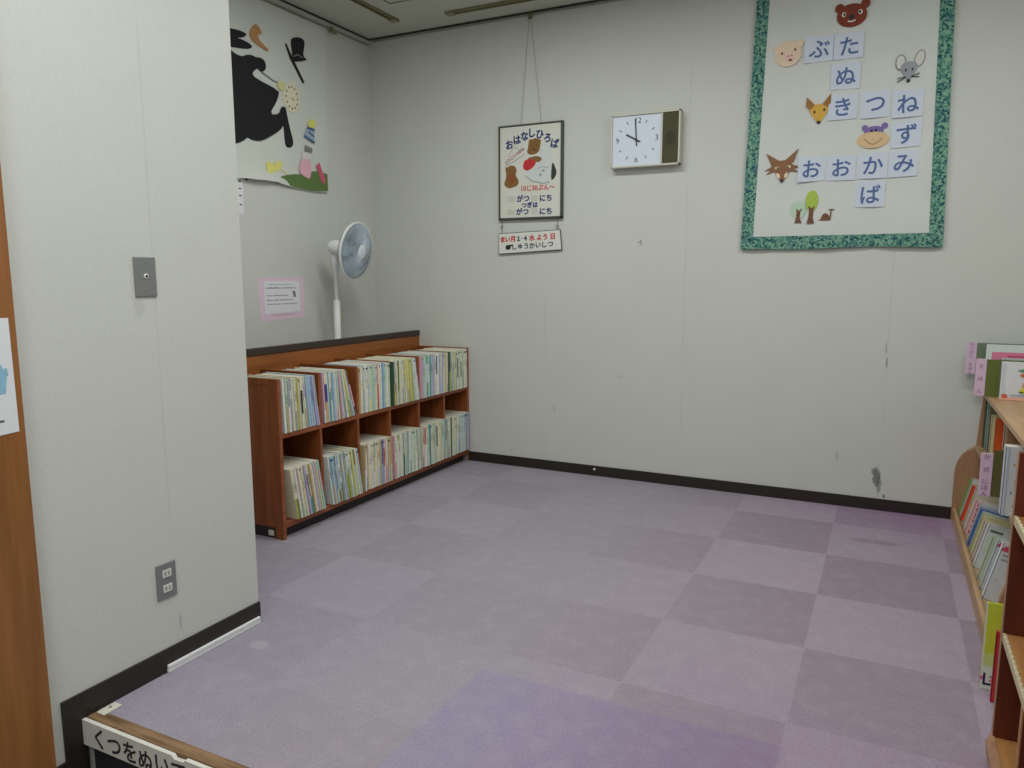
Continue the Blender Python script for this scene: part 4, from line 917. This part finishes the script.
for lab, y, t_, h, d, col, sp, wr in low:
    fr = None
    if 'dark green title' in lab: fr = [((92, 112, 84), rc(.05, .85, .26, .90)), ((204, 216, 196), rc(.03, .40, .5, .80))]
    if 'red corner' in lab: fr = [((206, 74, 108), smooth_poly([(.01, .90), (.06, .96), (.5, .93), (.5, .86), (.01, .85)], 1)), ((150, 156, 164), rc(.05, .78, .30, .81)), ((156, 160, 160), rc(.05, .70, .30, .735)), ((60, 64, 100), ell(.09, .36, .012, .006, 8))]
    std_book('picture_book', lab, 'book', t_, h, d, col, (.582, y, .0535), lean=LN, spine=sp, front=fr, writing=wr, group='picture books in the low slanted row of the rack')

# two books standing on the carpet against the near rack
std_book('picture_book', 'tall yellow green picture book standing on the carpet beside the dark rack', 'book', .008, .282, .21, (206, 214, 70), (.519, -2.03, .001),
         front=[((216, 220, 206), rc(.0, .27, .022, 1)), ((196, 206, 60), rc(.022, .42, 1, 1)), ((196, 212, 130), rc(.02, .27, 1, .42)), ((214, 222, 206), rc(.0, .0, 1, .27)), ((36, 34, 90), rc(.035, .05, .065, .19)), ((36, 34, 90), rc(.035, .05, .2, .075)), ((214, 90, 150), rc(.0, .11, .03, .15)), ((200, 120, 160), rc(.11, .10, .18, .12)), ((120, 120, 140), rc(.11, .15, .18, .165))])
std_book('picture_book', 'thin red picture book standing beside the yellow green one on carpet', 'book', .012, .226, .20, (190, 50, 46), (.541, -2.11, .001),
         spine=[((206, 60, 90), 0, .35, .9)])

# ------------------------------------------------------------------ near dark shelving unit
def near_unit():
    t = thing('open_shelf_unit', 'dark reddish brown open shelf unit with light edges at the right edge', 'shelf unit', (.75, -2.9, 0))
    L = Vector(t.location)
    def put(o): o.location = -L; return o
    def b(name, a, c, m, bev=.002): return put(box(name, a, c, m, t, bev))
    XF, XB, YA, YN = .508, .99, -2.45, -3.33
    b('side_panel', (XF, YA, .0), (XB, YA+.022, .845), W_dark)
    b('side_panel', (XF, YN, .0), (XB, YN+.022, .845), W_dark)
    b('back_panel', (XB-.012, YN, 0), (XB, YA, .845), W_dark)
    edge = mat('beige_shelf_edge', (190, 176, 140), .5, .25, 120)
    for z in (.365, .680):
        b('shelf', (XF+.008, YN+.022, z-.020), (XB-.012, YA, z+.001), W_gold)
        m = MB().box((XF, YN+.022, z-.020), (XF+.008, YA, z+.002))
        put(m.build('shelf_edge', edge, t, bevel=.001))
        m = MB()
        for k in range(30): m.lathe([(.0045, 0), (.0035, .003)], 8, mx=Matrix.Translation((XF+.004, YA-.03-k*.028, z+.002)))
        put(m.build('edge_studs', mat('stud_cream', (206, 200, 176), .5), t))
    b('bottom_shelf', (XF-.006, YN+.022, .055), (XB-.012, YA+.0, .076), W_gold)
    put(MB().prism([(XF+.004, 0), (XF-.012, .02), (XF-.014, .055), (XF-.004, .078), (XF+.004, .078)], lambda u, v, q: (u, YN+(YA+.01-YN)*q, v)).build('kick_board', W_tanv, t))
    b('centre_divider', (XF+.002, -2.80, .076), (XB-.012, -2.778, .345), W_dark)
    b('divider_edge', (XF, -2.80, .076), (XF+.003, -2.778, .345), W_gold, .0005)
    b('panel_edge', (XF-.0015, YA, .076), (XF, YA+.022, .845), W_tanv, .0005)
near_unit()

# ------------------------------------------------------------------ light
def area(name, loc, sx, sy, power, col=(1, .98, .93), rot=(0, 0, 0)):
    l = bpy.data.lights.new(name, 'AREA'); l.shape = 'RECTANGLE'; l.size = sx; l.size_y = sy; l.energy = power; l.color = col
    o = bpy.data.objects.new(name, l); o.location = loc; o.rotation_euler = rot; COL.objects.link(o); return o
LC = (.985, 1.0, .98)
area('ceiling_lamp_a', (-1.55, -1.65, CE-.02), 1.2, .28, 27, LC)
area('ceiling_lamp_b', (.45, -1.55, CE-.02), 1.0, .28, 15.5, LC)
area('ceiling_lamp_c', (-.55, -3.6, CE-.02), 1.2, .28, 30, LC)
area('ceiling_lamp_d', (-.4, -5.6, CE-.02), 1.2, .28, 36, LC)
w = bpy.data.worlds.new('world'); sc.world = w; w.use_nodes = True
w.node_tree.nodes['Background'].inputs[0].default_value = (.5, .52, .5, 1); w.node_tree.nodes['Background'].inputs[1].default_value = .1

# ------------------------------------------------------------------ camera
cam = bpy.data.cameras.new('camera'); co = bpy.data.objects.new('camera', cam); COL.objects.link(co)
cam.sensor_width = 36; cam.sensor_fit = 'HORIZONTAL'; cam.lens = 754.307/1024*36; cam.clip_start = .02
yaw, pit, rol = -.462523, -.140877, -.00065
f = Vector((math.sin(yaw)*math.cos(pit), math.cos(yaw)*math.cos(pit), math.sin(pit)))
r0 = Vector((math.cos(yaw), -math.sin(yaw), 0)); u0 = r0.cross(f)
r_ = r0*math.cos(rol)+u0*math.sin(rol); u_ = -r0*math.sin(rol)+u0*math.cos(rol)
co.matrix_world = Matrix.Translation((.193219, -4.669444, 1.280751)) @ Matrix(((r_.x, u_.x, -f.x), (r_.y, u_.y, -f.y), (r_.z, u_.z, -f.z))).to_4x4()
sc.camera = co
vs = sc.view_settings
vs.view_transform = 'Standard'; vs.look = 'None'; vs.gamma = 1; vs.use_curve_mapping = False; vs.exposure = 0
sc.cycles.use_denoising = True
